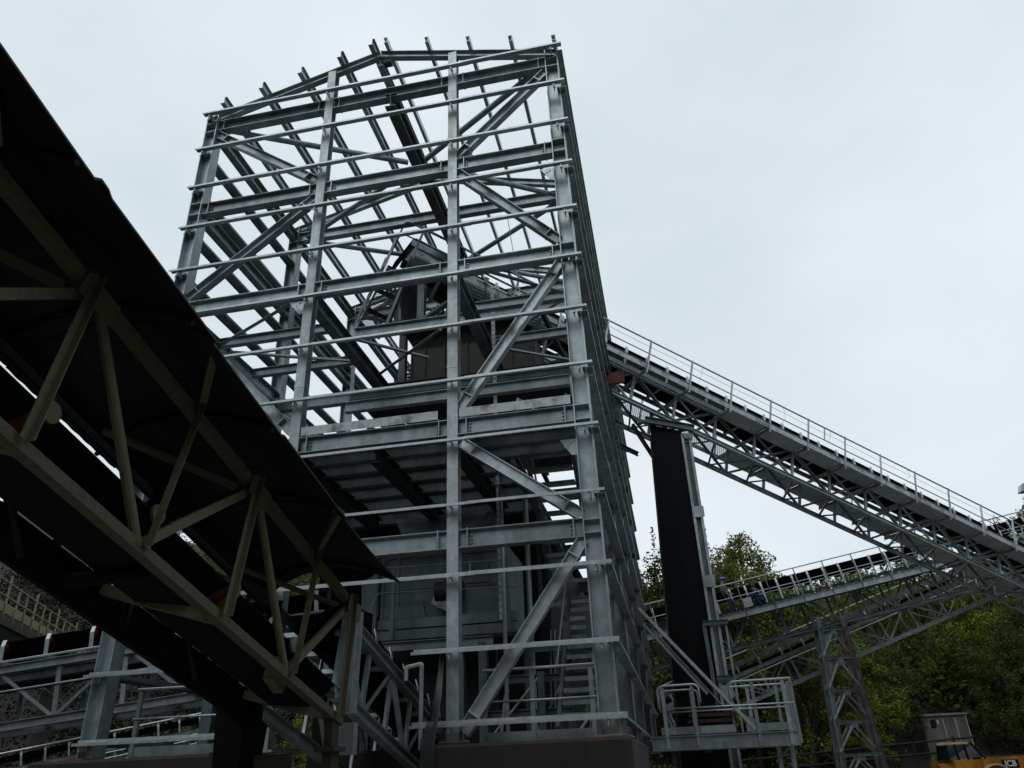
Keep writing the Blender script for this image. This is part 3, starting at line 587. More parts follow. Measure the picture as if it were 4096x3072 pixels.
# --- lower conveyor behind
F3 = Frame((3.35, 27.4, 4.92), (.93, .12, .316))
t = thing('lower_conveyor', 'low grey lattice conveyor with small idlers rising steeply to the right behind the trestle', 'conveyor', tuple(F3(6, .8, 0)))
a0, a1 = -3.2, 19.0
obj('handrail', MB().tube([F3(a0, -.02, 1.1), F3(a1, -.02, 1.1)], .03), M['galvb'], t); obj('pipe_rail', MB().tube([F3(a0, -.06, .02), F3(a1, -.06, .02)], .03), M['galvb'], t)
truss(F3, a0, a1, 1.6, .0, 1.2, .22, -1.0, t, ch=.17, dm='galv', cm='galvc')
belt(F3, a0, a1, .15, 1.05, .34, .12, t); idlers(F3, a0 + .4, a1, 1.15, .15, 1.05, .28, .36, .26, t)
obj('skirt_beam', strip(F3, a0, a1, [(1.15, .62), (1.2, .62), (1.2, .85), (1.15, .85)]), M['galvd'], t)
for i in range(14): obj('rail_post', MB().prism(L_(.05, .006), F3(a0 + i * 1.65, 0, .2), F3(a0 + i * 1.65, 0, 1.1), F3.n), M['galv'], t)

# --- two conveyors at the lower left
FA = Frame((-13.3, 2.69, 3.97), (.99, .13, .105))
t = thing('short_belt_conveyor', 'grey channel framed belt conveyor passing behind the left tower column', 'conveyor', tuple(FA(0, .5, 0)))
a0, a1 = -3.0, 7.0
truss(FA, a0, a1, 1.45, .0, 1.0, 0, -1.15, t, ch=.17)
belt(FA, a0, a1, .05, .95, .38, .22, t); idlers(FA, a0 + 1.0, a1, .98, .05, .95, .12, .38, .22, t)
obj('handrail', MB().tube([FA(a0, -.03, -.45), FA(a1, -.03, -.45)], .02), M['galvb'], t); obj('edge_pipe', MB().tube([FA(a0, -.03, .16), FA(a1, -.03, .16)], .025), M['galvb'], t)
obj('return_belt', strip(FA, a0, a1, [(.1, -.32), (.9, -.32), (.9, -.28), (.1, -.28)]), M['rubber'], t)
FB = Frame((-31.3, 22.6, 2.4), (.823, .535, .19))
t = thing('yard_conveyor', 'distant low conveyor with shiny rails seen through the tower foot at lower left', 'conveyor', tuple(FB(5, .5, 0)))
a0, a1 = -3.0, 13.0
obj('handrail', MB().tube([FB(a0, -.02, .9), FB(a1, -.02, .9)], .045), M['galvb'], t)
for h in (-.05, -.3, -.5): obj('pipe_rail', MB().tube([FB(a0, -.06, h), FB(a1, -.06, h)], .03), M['galvb'], t)
truss(FB, a0, a1, 1.6, 0, 1.1, .12, -.8, t, ch=.14)
belt(FB, a0, a1, .1, 1.0, .5, .25, t); idlers(FB, a0, a1, 1.0, .1, 1.0, .1, .5, .3, t)

# --- new feed conveyor inside the tower mouth
s16 = .26
FN = Frame((-3.62, -1.7, 3.62), (0.0, .966, -.25)); FN.n = V((-1, 0, 0)); FN.u = FN.d.cross(FN.n); FN.u = FN.u if FN.u.z > 0 else -FN.u
t = thing('feed_conveyor', 'new galvanised feed conveyor with red rollers dropping into the tower beside the middle column', 'conveyor', tuple(FN(2, .5, -.5)))
truss(FN, 0, 6.0, 1.0, 0, 1.3, 0, -1.0, t, ch=.16, lat=False)
obj('end_post', MB().prism(I_(.22, .2), (-3.55, -1.72, 2.42), (-3.52, -1.72, 3.72), (0, 1, 0)), M['galvb'], t)
obj('end_plate', MB().box((-3.70, -1.75, 1.92), (-3.42, -1.6, 2.3)), M['galv'], t)
belt(FN, 0, 6, .1, 1.2, .12, .2, t); idlers(FN, .55, 6, .72, .1, 1.2, .05, .12, .25, t, bm='galv')
mb = hoop(MB(), [(-3.2, .4, 2.0), (-3.2, .4, 3.24), (-3.46, .4, 3.2), (-3.46, .4, 3.0)], .035, rad=.03); obj('gate_frame', mb, M['galvb'], t)

# --- old covered conveyor overhead on the left
GX = -3.45
def gz(y): return 3.76 - .258 * (y + 2.04)          # upper chord
def lz(y): return 2.34 - .255 * (y + 2.37)          # lower chord
t = thing('covered_conveyor', 'old dark covered conveyor gallery with olive painted truss descending across the left foreground', 'covered conveyor', (-4.5, -2.5, 0))
yA, yB = -15.0, -1.95
ocp = B_(.09, .105)
GF = -4.55
for x in (GX, GF):
    obj('chord', MB().prism(ocp, (x, yA, gz(yA)), (x, yB - .05, gz(yB - .05)), (1, 0, 0)), M['olive' if x == GX else 'clad'], t)  # far truss is olive too; black colour stands in for its shade
    obj('chord', MB().prism(ocp if x == GX else B_(.38, .06), (x, yA, lz(yA) + (0 if x == GX else .11)), (x, -2.15, lz(-2.15) + (0 if x == GX else .11)), (1, 0, 0)), M['olived' if x == GX else 'rubber'], t)  # far lower chord coloured black as painted shade, not rubber
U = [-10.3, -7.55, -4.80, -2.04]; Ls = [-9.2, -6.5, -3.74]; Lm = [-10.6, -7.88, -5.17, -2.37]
for x in (GX, GF):  # far side members again black, shade put into the colour
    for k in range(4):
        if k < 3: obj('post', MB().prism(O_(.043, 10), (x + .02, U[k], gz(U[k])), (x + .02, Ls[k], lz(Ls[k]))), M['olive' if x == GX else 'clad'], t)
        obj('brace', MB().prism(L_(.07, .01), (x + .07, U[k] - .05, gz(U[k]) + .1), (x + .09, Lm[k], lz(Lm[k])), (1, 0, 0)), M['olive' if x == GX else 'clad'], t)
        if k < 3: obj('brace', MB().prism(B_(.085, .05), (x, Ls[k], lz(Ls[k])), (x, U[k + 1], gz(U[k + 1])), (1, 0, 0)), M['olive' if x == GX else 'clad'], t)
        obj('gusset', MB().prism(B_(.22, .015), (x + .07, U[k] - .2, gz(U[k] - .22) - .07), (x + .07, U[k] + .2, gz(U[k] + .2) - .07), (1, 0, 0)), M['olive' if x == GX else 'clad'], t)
for k in range(3): # hood hoops standing off the truss
    obj('hood_strut', MB().prism(L_(.075, .01), (GX + .08, Ls[k], lz(Ls[k])), (GX + .08, Ls[k] + .40, gz(Ls[k] + .40) + .05), (1, 0, 0)), M['olive'], t)
    obj('hood_strut', MB().prism(L_(.07, .008), (GX + .08, Ls[k] + .40, gz(Ls[k] + .40) + .05), (-2.80, Ls[k] - .35, gz(Ls[k] - .35) + .02), (0, 1, 0)), M['olive'], t)
for k in range(3):
    ya = U[k + 1]
    obj('lateral_brace', MB().prism(B_(.13, .03), (GX - .1, ya - .2, gz(ya) - .05), (GF + .1, ya - 1.2, gz(ya - 1.2) - .02)), M['olive'], t)
    obj('cross_strut', MB().prism(B_(.13, .10), (GX - .05, Lm[k + 1] + .05, lz(Lm[k + 1])), (GF + .05, Lm[k + 1] - .3, lz(Lm[k + 1]) + .28)), M['olive'], t)
# roof sheets: shallow arch with a curled near lip, lapped along the slope
E = [(-15.2, 7.02), (-9.41, 5.62), (-8.39, 5.34), (-8.36, 5.30), (-7.19, 5.03), (-5.47, 4.62), (-4.2, 4.33), (-3.1, 4.12), (-2.0, 3.98)]
def ez(y):
    for (a, b), (c, d) in zip(E, E[1:]):
        if a <= y <= c: return b + (d - b) * (y - a) / (c - a)
    return E[-1][1] if y > -2 else E[0][1]
cuts = [-15.0, -12.6, -10.6, -8.36, -6.9, -5.46, -3.95, -2.0]
arch = [(-2.75, .0), (-2.95, .10), (-3.3, .22), (-3.75, .30), (-4.2, .24), (-4.5, .12), (-4.68, -.03)]
for i, (a, b) in enumerate(zip(cuts, cuts[1:])):
    mb = MB(); n = len(arch); lift = .015 * (i % 2); lap = .12
    ys = np.linspace(a - lap, b, 61)
    dx = [.0, .03, -.015, .05, .0, .03, -.01][i % 7]
    for dz in (0, .02):
        for y in ys:
            for j, (x, h) in enumerate(arch): mb.v.append(V((x + dx * .5 * (j == 0), y, ez(y) + h + lift + dz + .004 * (j > 0) * math.sin(y * 2 * math.pi / .19))))
    m = len(ys)
    for q in range(2):
        for r_ in range(m - 1):
            for j in range(n - 1):
                f = [q * m * n + r_ * n + j, q * m * n + r_ * n + j + 1, q * m * n + (r_ + 1) * n + j + 1, q * m * n + (r_ + 1) * n + j]
                mb.f.append(tuple(f if q else reversed(f)))
    o = m * n
    for j in range(n - 1): mb.f.append((j, j + 1, o + j + 1, o + j)); e = (m - 1) * n; mb.f.append((e + j + 1, e + j, o + e + j, o + e + j + 1))
    for r_ in range(m - 1):
        mb.f.append((r_ * n, o + r_ * n, o + (r_ + 1) * n, (r_ + 1) * n)); e = n - 1; mb.f.append((r_ * n + e, (r_ + 1) * n + e, o + (r_ + 1) * n + e, o + r_ * n + e))
    obj('roof_sheet', mb, M['clad'], t)
    obj('roof_hoop', MB().tube([(x - (0 if j else .02), b - .3, ez(b - .3) + h - .03) for j, (x, h) in enumerate(arch)], .025, 6), M['clad'], t)
for i, (a, b) in enumerate(zip(cuts, cuts[1:])): # far side sheeting, stopping short of the belt
    z0 = lambda y: gz(y) - .07
    mb = MB().quad((-4.63, a, z0(a)), (-4.63, b, z0(b)), (-4.65, b, ez(b) + .03), (-4.65, a, ez(a) + .03), .02); obj('side_sheet', mb, M['clad'], t)
FG = Frame((GX - .12, yB, 2.60), (0, -.968, .25)); FG.n = V((-1, 0, 0)); FG.u = FG.d.cross(FG.n); FG.u = FG.u if FG.u.z > 0 else -FG.u
belt(FG, 0, 13.4, .05, .92, .0, .14, t)
obj('return_belt', strip(FG, .5, 13.4, [(.10, -.28), (.60, -.28), (.60, -.26), (.10, -.26)]), M['rubber'], t)
for i in range(9): # carrying idlers with pale end plates
    s = 1.45 + i * 1.45; o = obj('idler', MB().prism(O_(.09, 12), FG(s, -.02, .10), FG(s, .01, .10)), M['olive' if i else 'galv'], t)
    ro = obj('roller', MB().prism(O_(.065, 12), FG(s, .01, .10), FG(s, .4, -.05)), M['redp' if i in (1, 3) else 'rubber'], o); ro.matrix_parent_inverse = Matrix.Identity(4)
for i in range(1, 4): obj('return_idler', MB().prism(O_(.065, 12), FG(1.7 + i * 2.4, .02, -.33), FG(1.7 + i * 2.4, .95, -.33)), M['rubber'], t)
obj('return_idler', MB().prism(O_(.055, 12), FG(2.95, -.03, -.06), FG(2.80, .20, -.04)), M['yel'], t, label='worn yellow roller end')
obj('belt_guide', MB().hexa([FG(1.45 + a, .0 + c, -.35 + b) for a, b, c in ((0, -.1, 0), (.3, -.05, 0), (.3, -.05, .12), (0, -.1, .12), (0, .25, 0), (.3, .2, 0), (.3, .2, .12), (0, .25, .12))]), M['olive'], t)
obj('tail_chute', MB().hexa([(-4.86, -2.4, .0), (-4.66, -2.4, .0), (-4.66, -2.15, .0), (-4.86, -2.15, .0), (-4.9, -2.6, 2.5), (-4.5, -2.6, 2.5), (-4.5, -2.0, 2.3), (-4.9, -2.0, 2.3)]), M['rubber'], t)
for x in (GX - .02, GF - .3):
    mb = MB().prism(B_(.22, .12), (x, -2.3, -.2), (x, -2.3, 1.95), (1, 0, 0)); mb.box((x - .13, -2.5, 1.95), (x + .13, -2.15, 2.0)); mb.box((x - .05, -2.42, 2.0), (x + .05, -2.22, 2.3)); obj('tail_leg', mb, M['moss'], t)
obj('tail_frame', MB().box((-4.7, -2.42, 1.5), (-3.6, -2.3, 1.72)), M['moss'], t)
obj('tail_plate', MB().box((-4.45, -2.35, -.2), (-4.0, -2.25, 1.95)), M['moss'], t)

# --- far old gallery at the left edge
FO = Frame((-23.4, 12.0, 7.55), (-.46, .887, .02)); FO.n = V((.887, .46, 0)); FO.u = V((0, 0, 1))
t = thing('old_gallery', 'old weathered gallery with thin yellowish railing in the lower left distance', 'gallery', tuple(FO(5, -.5, 0)))
obj('deck', strip(FO, -8, 18, [(-1.6, -.1), (0, -.1), (0, 0), (-1.6, 0)]), M['moss'], t)
obj('edge_beam', strip(FO, -8, 18, [(0, -.25), (.08, -.25), (.08, .12), (0, .12)]), M['moss'], t)
obj('soffit_board', strip(FO, -8, 18, [(-1.6, -.9), (-.3, -.9), (0, -.25), (-.1, -.25), (-.3, -.8), (-1.6, -.8)]), M['dark'], t)
for h in (1.25, .75): obj('handrail', MB().tube([FO(-8, .04, h), FO(18, .04, h)], .03), M['lichen'], t)
obj('parapet_panel', strip(FO, -8, 18, [(-.02, .2), (.02, .2), (.02, .55), (-.02, .55)]), M['lichen'], t)
for i in range(20): obj('rail_post', MB().prism(B_(.06, .06), FO(-7.5 + i * 1.25, .05, -.05), FO(-7.5 + i * 1.25 + .1 * (i % 3 - 1), .05, 1.3 + .25 * (i % 3 == 1))), M['lichen'], t)
for i in range(3): obj('pier', MB().prism(B_(.5, .5), FO(-6 + i * 10, -.9, -8.5), FO(-6 + i * 10, -.9, -.9)), M['moss'], t)
# ------------------------------------------------------------------ ground and hills
def smooth(a, b, x): t = np.clip((x - a) / (b - a), 0, 1); return t * t * (3 - 2 * t)
def ground_z(x, y):
    x = np.asarray(x, float); y = np.asarray(y, float)
    z = -.45 * smooth(12, 24, y) * smooth(2, 9, x)
    foot = 36.2 + 4 * np.sin(x * .05) - 6 * smooth(5, -30, x)
    hill = np.maximum(0, y - foot); z = z + hill * .30 * smooth(0, 14, hill) + .0
    z = z - np.maximum(0, hill - 75) * .26
    back = np.maximum(0, -y - 26); z = z + np.minimum(back * .8 * smooth(0, 12, back), 26)  # unseen bank behind the camera, added to dim the lower facade
    side = np.maximum(0, -x - 42); z = z + side * .45 * smooth(0, 15, side)
    east = np.maximum(0, x - 60); z = z + east * .30 * smooth(0, 20, east)
    return z + .12 * np.sin(x * .7) * np.sin(y * .6 + 1) * smooth(14, 30, y)
xs = np.concatenate([np.linspace(-900, -90, 14), np.linspace(-80, 80, 161), np.linspace(90, 900, 14)])
ys = np.concatenate([np.linspace(-900, -70, 14), np.linspace(-60, 140, 201), np.linspace(160, 1500, 14)])
gx, gy = np.meshgrid(xs, ys); gzv = np.minimum(ground_z(gx, gy), 60)
mb = MB(); mb.v = [V(p) for p in zip(gx.ravel(), gy.ravel(), gzv.ravel())]; nx = len(xs)
mb.f = [(j * nx + i, j * nx + i + 1, (j + 1) * nx + i + 1, (j + 1) * nx + i) for j in range(len(ys) - 1) for i in range(nx - 1)]
obj('ground', mb, M['ground'], smooth=True, kind='structure')
mb = MB(); n_ = 26  # pale ground sheet out of view, added to bounce light upwards
yx = np.linspace(-9.5, 34, n_); yy_ = np.linspace(-19, 26, n_)
for b_ in yy_:
    for a_ in yx:
        e_ = 1.2 * math.sin(a_ * .9 + b_) * (b_ > 24) ; mb.v.append(V((a_, b_ + e_, float(ground_z(a_, b_ + e_)) + .03)))
mb.f = [(j * n_ + i, j * n_ + i + 1, (j + 1) * n_ + i + 1, (j + 1) * n_ + i) for j in range(n_ - 1) for i in range(n_ - 1)]
obj('yard', mb, M['yard'], smooth=True, kind='structure')  # added sheet out of view, only there to bounce light upwards
def gz1(x, y): return float(ground_z(x, y))

# ------------------------------------------------------------------ foundations
def rough_block(lo, hi, n=0):
    mb = MB(); c = .04
    mb.hexa([(lo[0], lo[1], lo[2]), (hi[0], lo[1], lo[2]), (hi[0], hi[1], lo[2]), (lo[0], hi[1], lo[2]), (lo[0], lo[1], hi[2] - c), (hi[0], lo[1], hi[2] - c), (hi[0], hi[1], hi[2] - c), (lo[0], hi[1], hi[2] - c)])
    mb.hexa([(lo[0], lo[1], hi[2] - c), (hi[0], lo[1], hi[2] - c), (hi[0], hi[1], hi[2] - c), (lo[0], hi[1], hi[2] - c), (lo[0] + c, lo[1] + c, hi[2]), (hi[0] - c, lo[1] + c, hi[2]), (hi[0] - c, hi[1] - c, hi[2]), (lo[0] + c, hi[1] - c, hi[2])])
    return mb
t = thing('concrete_plinth', 'dark brown concrete plinth under the right half of the tower front', 'plinth', (-1.3, 1, -.3))
obj('plinth_body', rough_block((-2.95, -.35, -.6), (.06, 4.9, 2.03)), M['conc'], t)
obj('bearing_pad', MB().box((-.60, -.10, 2.025), (.05, .66, 2.055)), M['rust'], t, label='rust stained bearing pad under the corner column')
obj('bearing_pad', MB().box((-2.93, -.10, 2.025), (-2.35, .6, 2.06)), M['conc'], t)
for i in range(8): obj('bolt_end', MB().box((-.33 + i * .042, -.125, 2.0), (-.318 + i * .042, -.101, 2.05)), M['dark'], t)
obj('render_patch', MB().box((-.95, -.356, -.5), (-.42, -.349, 1.75)), M['conc'], t)
t = thing('concrete_plinth', 'dark concrete plinth under the left corner column of the tower', 'plinth', (-7.5, .5, -.3))
obj('plinth_body', rough_block((-9.4, -.35, -.6), (-6.0, 1.6, 2.06)), M['conc'], t)
obj('bearing_pad', MB().box((-9.1, -.1, 2.056), (-8.65, .6, 2.09)), M['rust'], t, label='rust stained bearing pad under the corner column')
tag(obj('retaining_wall', rough_block((-6.0, 2.4, -.6), (-2.95, 2.8, 2.08)), M['conc']), 'low concrete retaining wall behind the lower end of the covered conveyor', 'wall')
t = thing('cable_bundle', 'bundle of black cables hanging down the concrete beside the middle tower column', 'cables', (-2.8, -.4, 0))
for i in range(9):
    a = -2.97 + i * .024; obj('cable', MB().tube([(-2.80 + i * .006, .12, 3.35), (-2.82 + i * .012, -.10, 2.7), (a + .04, -.40, 2.1), (a, -.42 - .02 * (i % 2), 1.0), (a - .02, -.42, -.2)], .011, 6), M['cable'], t, smooth=True)

# ------------------------------------------------------------------ access platform right of the tower
t = thing('access_platform', 'small galvanised platform with tube handrails and a diagonal tie right of the tower foot', 'platform', (1.8, 8.6, 2.2))
PY = 8.0
obj('edge_beam', MB().prism(I_(.30, .15), (.05, PY, 2.10), (3.36, PY, 2.10)), M['galv'], t); obj('edge_beam', MB().prism(I_(.30, .15), (.05, PY + 1.3, 2.10), (3.36, PY + 1.3, 2.10)), M['galvd'], t)
obj('edge_beam', MB().prism(I_(.28, .15), (3.30, PY, 2.10), (3.30, PY + 1.3, 2.10)), M['galv'], t)
grate('platform_grating', (.1, PY, 2.27), (3.3, PY, 2.27), (3.3, PY + 1.3, 2.27), (.1, PY + 1.3, 2.27), t)
for a, b in ((.3, 1.2), (1.21, 2.0), (2.5, 3.3)): obj('toe_plate', MB().box((a, PY - .02, 2.28), (b, PY - .012, 2.44)), M['galv'], t)
for y, r in ((PY - .05, .028), (PY + 1.35, .024)):
    mb = hoop(MB(), [(.30, y, 2.85), (.30, y, 3.35), (1.28, y, 3.36), (1.28, y, 2.95)], r)
    obj('handrail', mb, M['galvb'], t, smooth=True)
    obj('handrail', hoop(MB(), [(1.98, y, 2.95), (1.98, y, 3.36), (3.42, y, 3.37)], r), M['galvb'], t, smooth=True)
    obj('mid_rail', MB().tube([(.48, y, 2.84), (3.4, y, 2.84)], .02), M['galvb'], t, smooth=True)
    for x in (.46, 1.16, 2.55, 3.25): obj('rail_post', MB().prism(L_(.08, .008), (x, y, 1.98), (x, y, 3.34), (0, 1, 0)), M['galv'], t)
for y in (PY + .1, PY + .65, PY + 1.2): obj('rail_post', MB().prism(L_(.07, .007), (3.38, y, 2.0), (3.38, y, 3.36), (1, 0, 0)), M['galv'], t)
obj('diagonal_tie', MB().prism(C_(.16, .07, .01), (.06, PY + .06, 5.2), (2.42, PY + .06, 2.30), (0, 1, 0)), M['galvb'], t)
obj('diagonal_tie', MB().prism(C_(.14, .07, .01), (.10, PY + 1.3, 5.0), (1.5, PY + 1.3, 3.2), (0, 1, 0)), M['galv'], t)
obj('gusset', MB().hexa([(2.25, PY - .01, 2.27), (2.75, PY - .01, 2.27), (2.75, PY + .0, 2.27), (2.25, PY + .0, 2.27), (2.25, PY - .01, 2.6), (2.4, PY - .01, 2.6), (2.4, PY, 2.6), (2.25, PY, 2.6)]), M['galv'], t)
for x in (2.95, 3.25):
    obj('support_leg', MB().prism(I_(.12, .1), (x - .1, PY + .65, -.3), (x, PY + .65, 1.95), (0, 1, 0)), M['galv'], t)
for z in (.2, .9, 1.6): obj('leg_lacing', MB().prism(L_(.06), (2.87, PY + .62, z), (3.22, PY + .62, z + .3)), M['galv'], t)
t = thing('timber_stack', 'stack of dark rusty planks lying behind the access platform rail', 'planks', (1.6, 10.0, 2.2))
for i in range(5): obj('plank', MB().box((.95 + .05 * (i % 2), 9.75, 2.30 + i * .14), (2.2 - .06 * (i % 3), 9.95, 2.39 + i * .14)), mat('dark_timber_%d' % i, (.05, .03, .022), .85, 0, .4, 8), t)
obj('bearer', MB().box((1.3, 9.75, 1.9), (1.45, 9.98, 2.29)), M['dark'], t)

# ------------------------------------------------------------------ people
def skin_body(name, pts, edges, m, parent, sub=2):
    me = bpy.data.meshes.new(name); me.from_pydata([p[:3] for p in pts], edges, []); me.materials.append(m)
    o = bpy.data.objects.new(name, me); COL.objects.link(o); o.parent = parent
    o.modifiers.new('skin', 'SKIN').use_smooth_shade = True
    for i, p in enumerate(pts):
        r = p[3]; sv = me.skin_vertices[0].data[i]; sv.radius = (r, r) if not isinstance(r, tuple) else r; sv.use_root = (i == 0)
    s = o.modifiers.new('sub', 'SUBSURF'); s.levels = sub; s.render_levels = sub
    return o
def ball(c, r, seg=14, ring=9, sc=(1, 1, 1), zmin=-1):
    mb = MB(); c = V(c); rows = []
    for i in range(ring + 1):
        a = -math.pi / 2 + math.pi * i / ring
        if math.sin(a) < zmin - 1e-6: continue
        rows.append([c + V((r * sc[0] * math.cos(a) * math.cos(2 * math.pi * j / seg), r * sc[1] * math.cos(a) * math.sin(2 * math.pi * j / seg), r * sc[2] * math.sin(a))) for j in range(seg)])
    for q in rows: mb.v += q
    for i in range(len(rows) - 1):
        for j in range(seg): k = (j + 1) % seg; mb.f.append((i * seg + j, i * seg + k, (i + 1) * seg + k, (i + 1) * seg + j))
    mb.f.append(tuple(reversed(range(seg)))); return mb
def person(root, J, head, cloth_top, cloth_leg, face):
    """J: joint dict in root space; the clothed body is one continuous skinned figure"""
    names = ['pelvis', 'belly', 'chest', 'neck', 'headb', 'headt', 'shl', 'ell', 'wrl', 'shr', 'elr', 'wrr', 'hpl', 'knl', 'anl', 'tol', 'hpr', 'knr', 'anr', 'tor']
    rad = dict(pelvis=.15, belly=.155, chest=.17, neck=.065, headb=.085, headt=.095, shl=.085, ell=.055, wrl=.036, shr=.085, elr=.055, wrr=.036, hpl=.11, knl=.07, anl=.045, tol=.04, hpr=.11, knr=.07, anr=.045, tor=.04)
    ix = {n: i for i, n in enumerate(names)}; pts = [(*J[n], rad[n]) for n in names]
    ed = [('pelvis', 'belly'), ('belly', 'chest'), ('chest', 'neck'), ('neck', 'headb'), ('headb', 'headt'), ('chest', 'shl'), ('shl', 'ell'), ('ell', 'wrl'), ('chest', 'shr'), ('shr', 'elr'), ('elr', 'wrr'),
          ('pelvis', 'hpl'), ('hpl', 'knl'), ('knl', 'anl'), ('anl', 'tol'), ('pelvis', 'hpr'), ('hpr', 'knr'), ('knr', 'anr'), ('anr', 'tor')]
    e2 = [(ix[a], ix[b]) for a, b in ed]
    # hands : palm plus five fingers rooted at each wrist
    for w_, e_, sgn in (('wrl', 'ell', 1), ('wrr', 'elr', -1)):
        wv, ev = V(J[w_]), V(J[e_]); d = (wv - ev).normalized(); s = d.cross(V((0, 0, 1))); s = s.normalized() if s.length > .1 else V((1, 0, 0)); dn = s.cross(d)
        k = len(pts); p = wv + d * .06; pts.append((*p, .03)); e2.append((ix[w_], k))
        for f in range(5):
            sp = (f - 1.5) * .021 if f < 4 else -.045 * sgn; ln = (.07, .085, .08, .06, .05)[f]
            b = wv + d * (.095 if f < 4 else .05) + s * sp; tip = b + d * ln * .6 + dn * -.02 + (s * (-.03 * sgn) if f == 4 else V((0, 0, 0))); tp2 = tip + d * ln * .35 - dn * .03
            q = len(pts); pts += [(*b, .0105), (*tip, .0095), (*tp2, .008)]; e2 += [(k, q), (q, q + 1), (q + 1, q + 2)]
    body = skin_body('body', pts, e2, M['skin'], root)
    def cloth(name, seq, chains, m, extra):
        nn = []; [nn.append(x) for c in chains for x in c if x not in nn]
        nn.sort(key=lambda x: 0 if x == seq else 1); im = {n: i for i, n in enumerate(nn)}
        P = [(*J[n], rad[n] + extra) for n in nn]; E_ = []
        for c in chains:
            for a, b in zip(c, c[1:]): E_.append((im[a], im[b]))
        return skin_body(name, P, E_, m, root)
    cloth('jacket', 'chest', [['pelvis', 'belly', 'chest'], ['chest', 'shl', 'ell', 'wrl'], ['chest', 'shr', 'elr', 'wrr']], cloth_top, .022)
    cloth('trousers', 'pelvis', [['belly', 'pelvis', 'hpl', 'knl', 'anl'], ['pelvis', 'hpr', 'knr', 'anr']], cloth_leg, .018)
    for a, b in (('anl', 'tol'), ('anr', 'tor')):
        A_, B2 = V(J[a]), V(J[b]); obj_local('boot', MB().tube([A_ + V((0, 0, .06)), A_ - V((0, 0, .02)), B2], [.06, .065, .045], 10), M['dark'], root)
    h = V(J['headt']); f = V(face).normalized(); s = f.cross(V((0, 0, 1))).normalized()
    obj_local('nose', ball(h + f * .10 - V((0, 0, .035)), .02, 8, 6, (1, 1, 1.4)), M['skin'], root)
    for q in (-1, 1):
        obj_local('eye', ball(h + f * .088 + s * .034 * q + V((0, 0, .0)), .012, 8, 6), M['dark'], root); obj_local('ear', ball(h + s * .098 * q - V((0, 0, .02)), .026, 8, 6, (.6, .6, 1.2)), M['skin'], root)
    obj_local('mouth', ball(h + f * .09 - V((0, 0, .075)), .022, 8, 5, (1, 1, .3)), M['redp'], root)
    return h, f
def obj_local(name, mb, m, root, smooth=True):
    o = obj(name, mb, m, None, smooth); o.parent = root; return o
# standing worker
base = F2(.5, .40, .115)
r1 = thing('person', 'standing worker in blue helmet, grey green jacket and navy trousers on the conveyor walkway', 'person', tuple(base))
J = dict(pelvis=(.12, .0, .92), belly=(.08, 0, 1.08), chest=(-.02, 0, 1.30), neck=(-.01, 0, 1.49), headb=(.03, 0, 1.57), headt=(.05, 0, 1.66), shl=(-.02, -.20, 1.40), ell=(-.05, -.27, 1.13), wrl=(.10, -.26, .98),
         shr=(-.02, .20, 1.40), elr=(.12, .28, 1.16), wrr=(.32, .2, 1.08), hpl=(.12, -.10, .88), knl=(.22, -.11, .50), anl=(.20, -.11, .09), tol=(.36, -.12, .04), hpr=(.12, .10, .88), knr=(.40, .12, .55), anr=(.36, .12, .17), tor=(.5, .13, .12))
h, f = person(r1, J, None, M['jacket'], M['navy'], (1, -.25, -.25))
obj_local('helmet', ball(h + V((0, 0, .02)), .128, 18, 12, (1.12, 1, .95), zmin=0), M['blue'], r1)
obj_local('helmet_brim', MB().prism(O_(.15, 18), h + V((.03, 0, .012)), h + V((.03, 0, .028)), (1, 0, 0)), M['blue'], r1)
# crouching worker
base = F2(2.05, .42, .115)
r2 = thing('person', 'crouching dark haired worker in royal blue jacket leaning over the conveyor walkway', 'person', tuple(base))
J = dict(pelvis=(.22, 0, .34), belly=(.14, 0, .48), chest=(.0, 0, .68), neck=(-.10, 0, .84), headb=(-.14, 0, .90), headt=(-.17, 0, .98), shl=(.0, -.2, .76), ell=(-.26, -.22, .62), wrl=(-.48, -.12, .52),
         shr=(.0, .2, .76), elr=(-.24, .24, .58), wrr=(-.42, .1, .42), hpl=(.22, -.11, .32), knl=(-.16, -.2, .46), anl=(.10, -.16, .09), tol=(-.06, -.17, .04), hpr=(.22, .11, .32), knr=(-.14, .2, .44), anr=(.12, .16, .09), tor=(-.04, .17, .04))
h, f = person(r2, J, None, M['bluej'], M['navy'], (-1, -.3, -.35))
obj_local('hair', ball(h + V((.02, 0, .015)), .115, 14, 10, (1.05, 1.02, 1.05), zmin=-.25), M['hair'], r2)
t = thing('control_box', 'pale grey control box fixed to the rail post beside the crouching worker', 'control box', tuple(F2(1.47, -.1, .3)))
def bx(F, s0, s1, w0, w1, h0, h1): return MB().hexa([F(a, b, c) for c in (h0, h1) for a, b in ((s0, w0), (s1, w0), (s1, w1), (s0, w1))])
obj('enclosure', bx(F2, 1.27, 1.67, -.18, -.07, .22, .62), M['grey'], t); obj('door', bx(F2, 1.29, 1.65, -.19, -.181, .24, .60), M['grey'], t)
for i, s in enumerate((1.42, 1.49, 1.56)): obj('push_button', MB().prism(O_(.016, 8), F2(s, -.20, .34), F2(s, -.19, .34)), M['dark'], t)
obj('lock', MB().prism(O_(.02, 8), F2(1.36, -.20, .45), F2(1.36, -.19, .45)), M['black'], t)
t = thing('red_grinder', 'small red power tool lying on the walkway right of the crouching worker', 'power tool', tuple(F2(4.9, .4, .2)))
obj('tool_body', MB().tube([F2(4.75, .35, .2), F2(5.0, .4, .22), F2(5.2, .4, .2)], [.07, .06, .09], 10), M['red'], t); obj('tool_handle', MB().tube([F2(4.9, .3, .22), F2(4.9, .1, .34)], .025), M['black'], t)

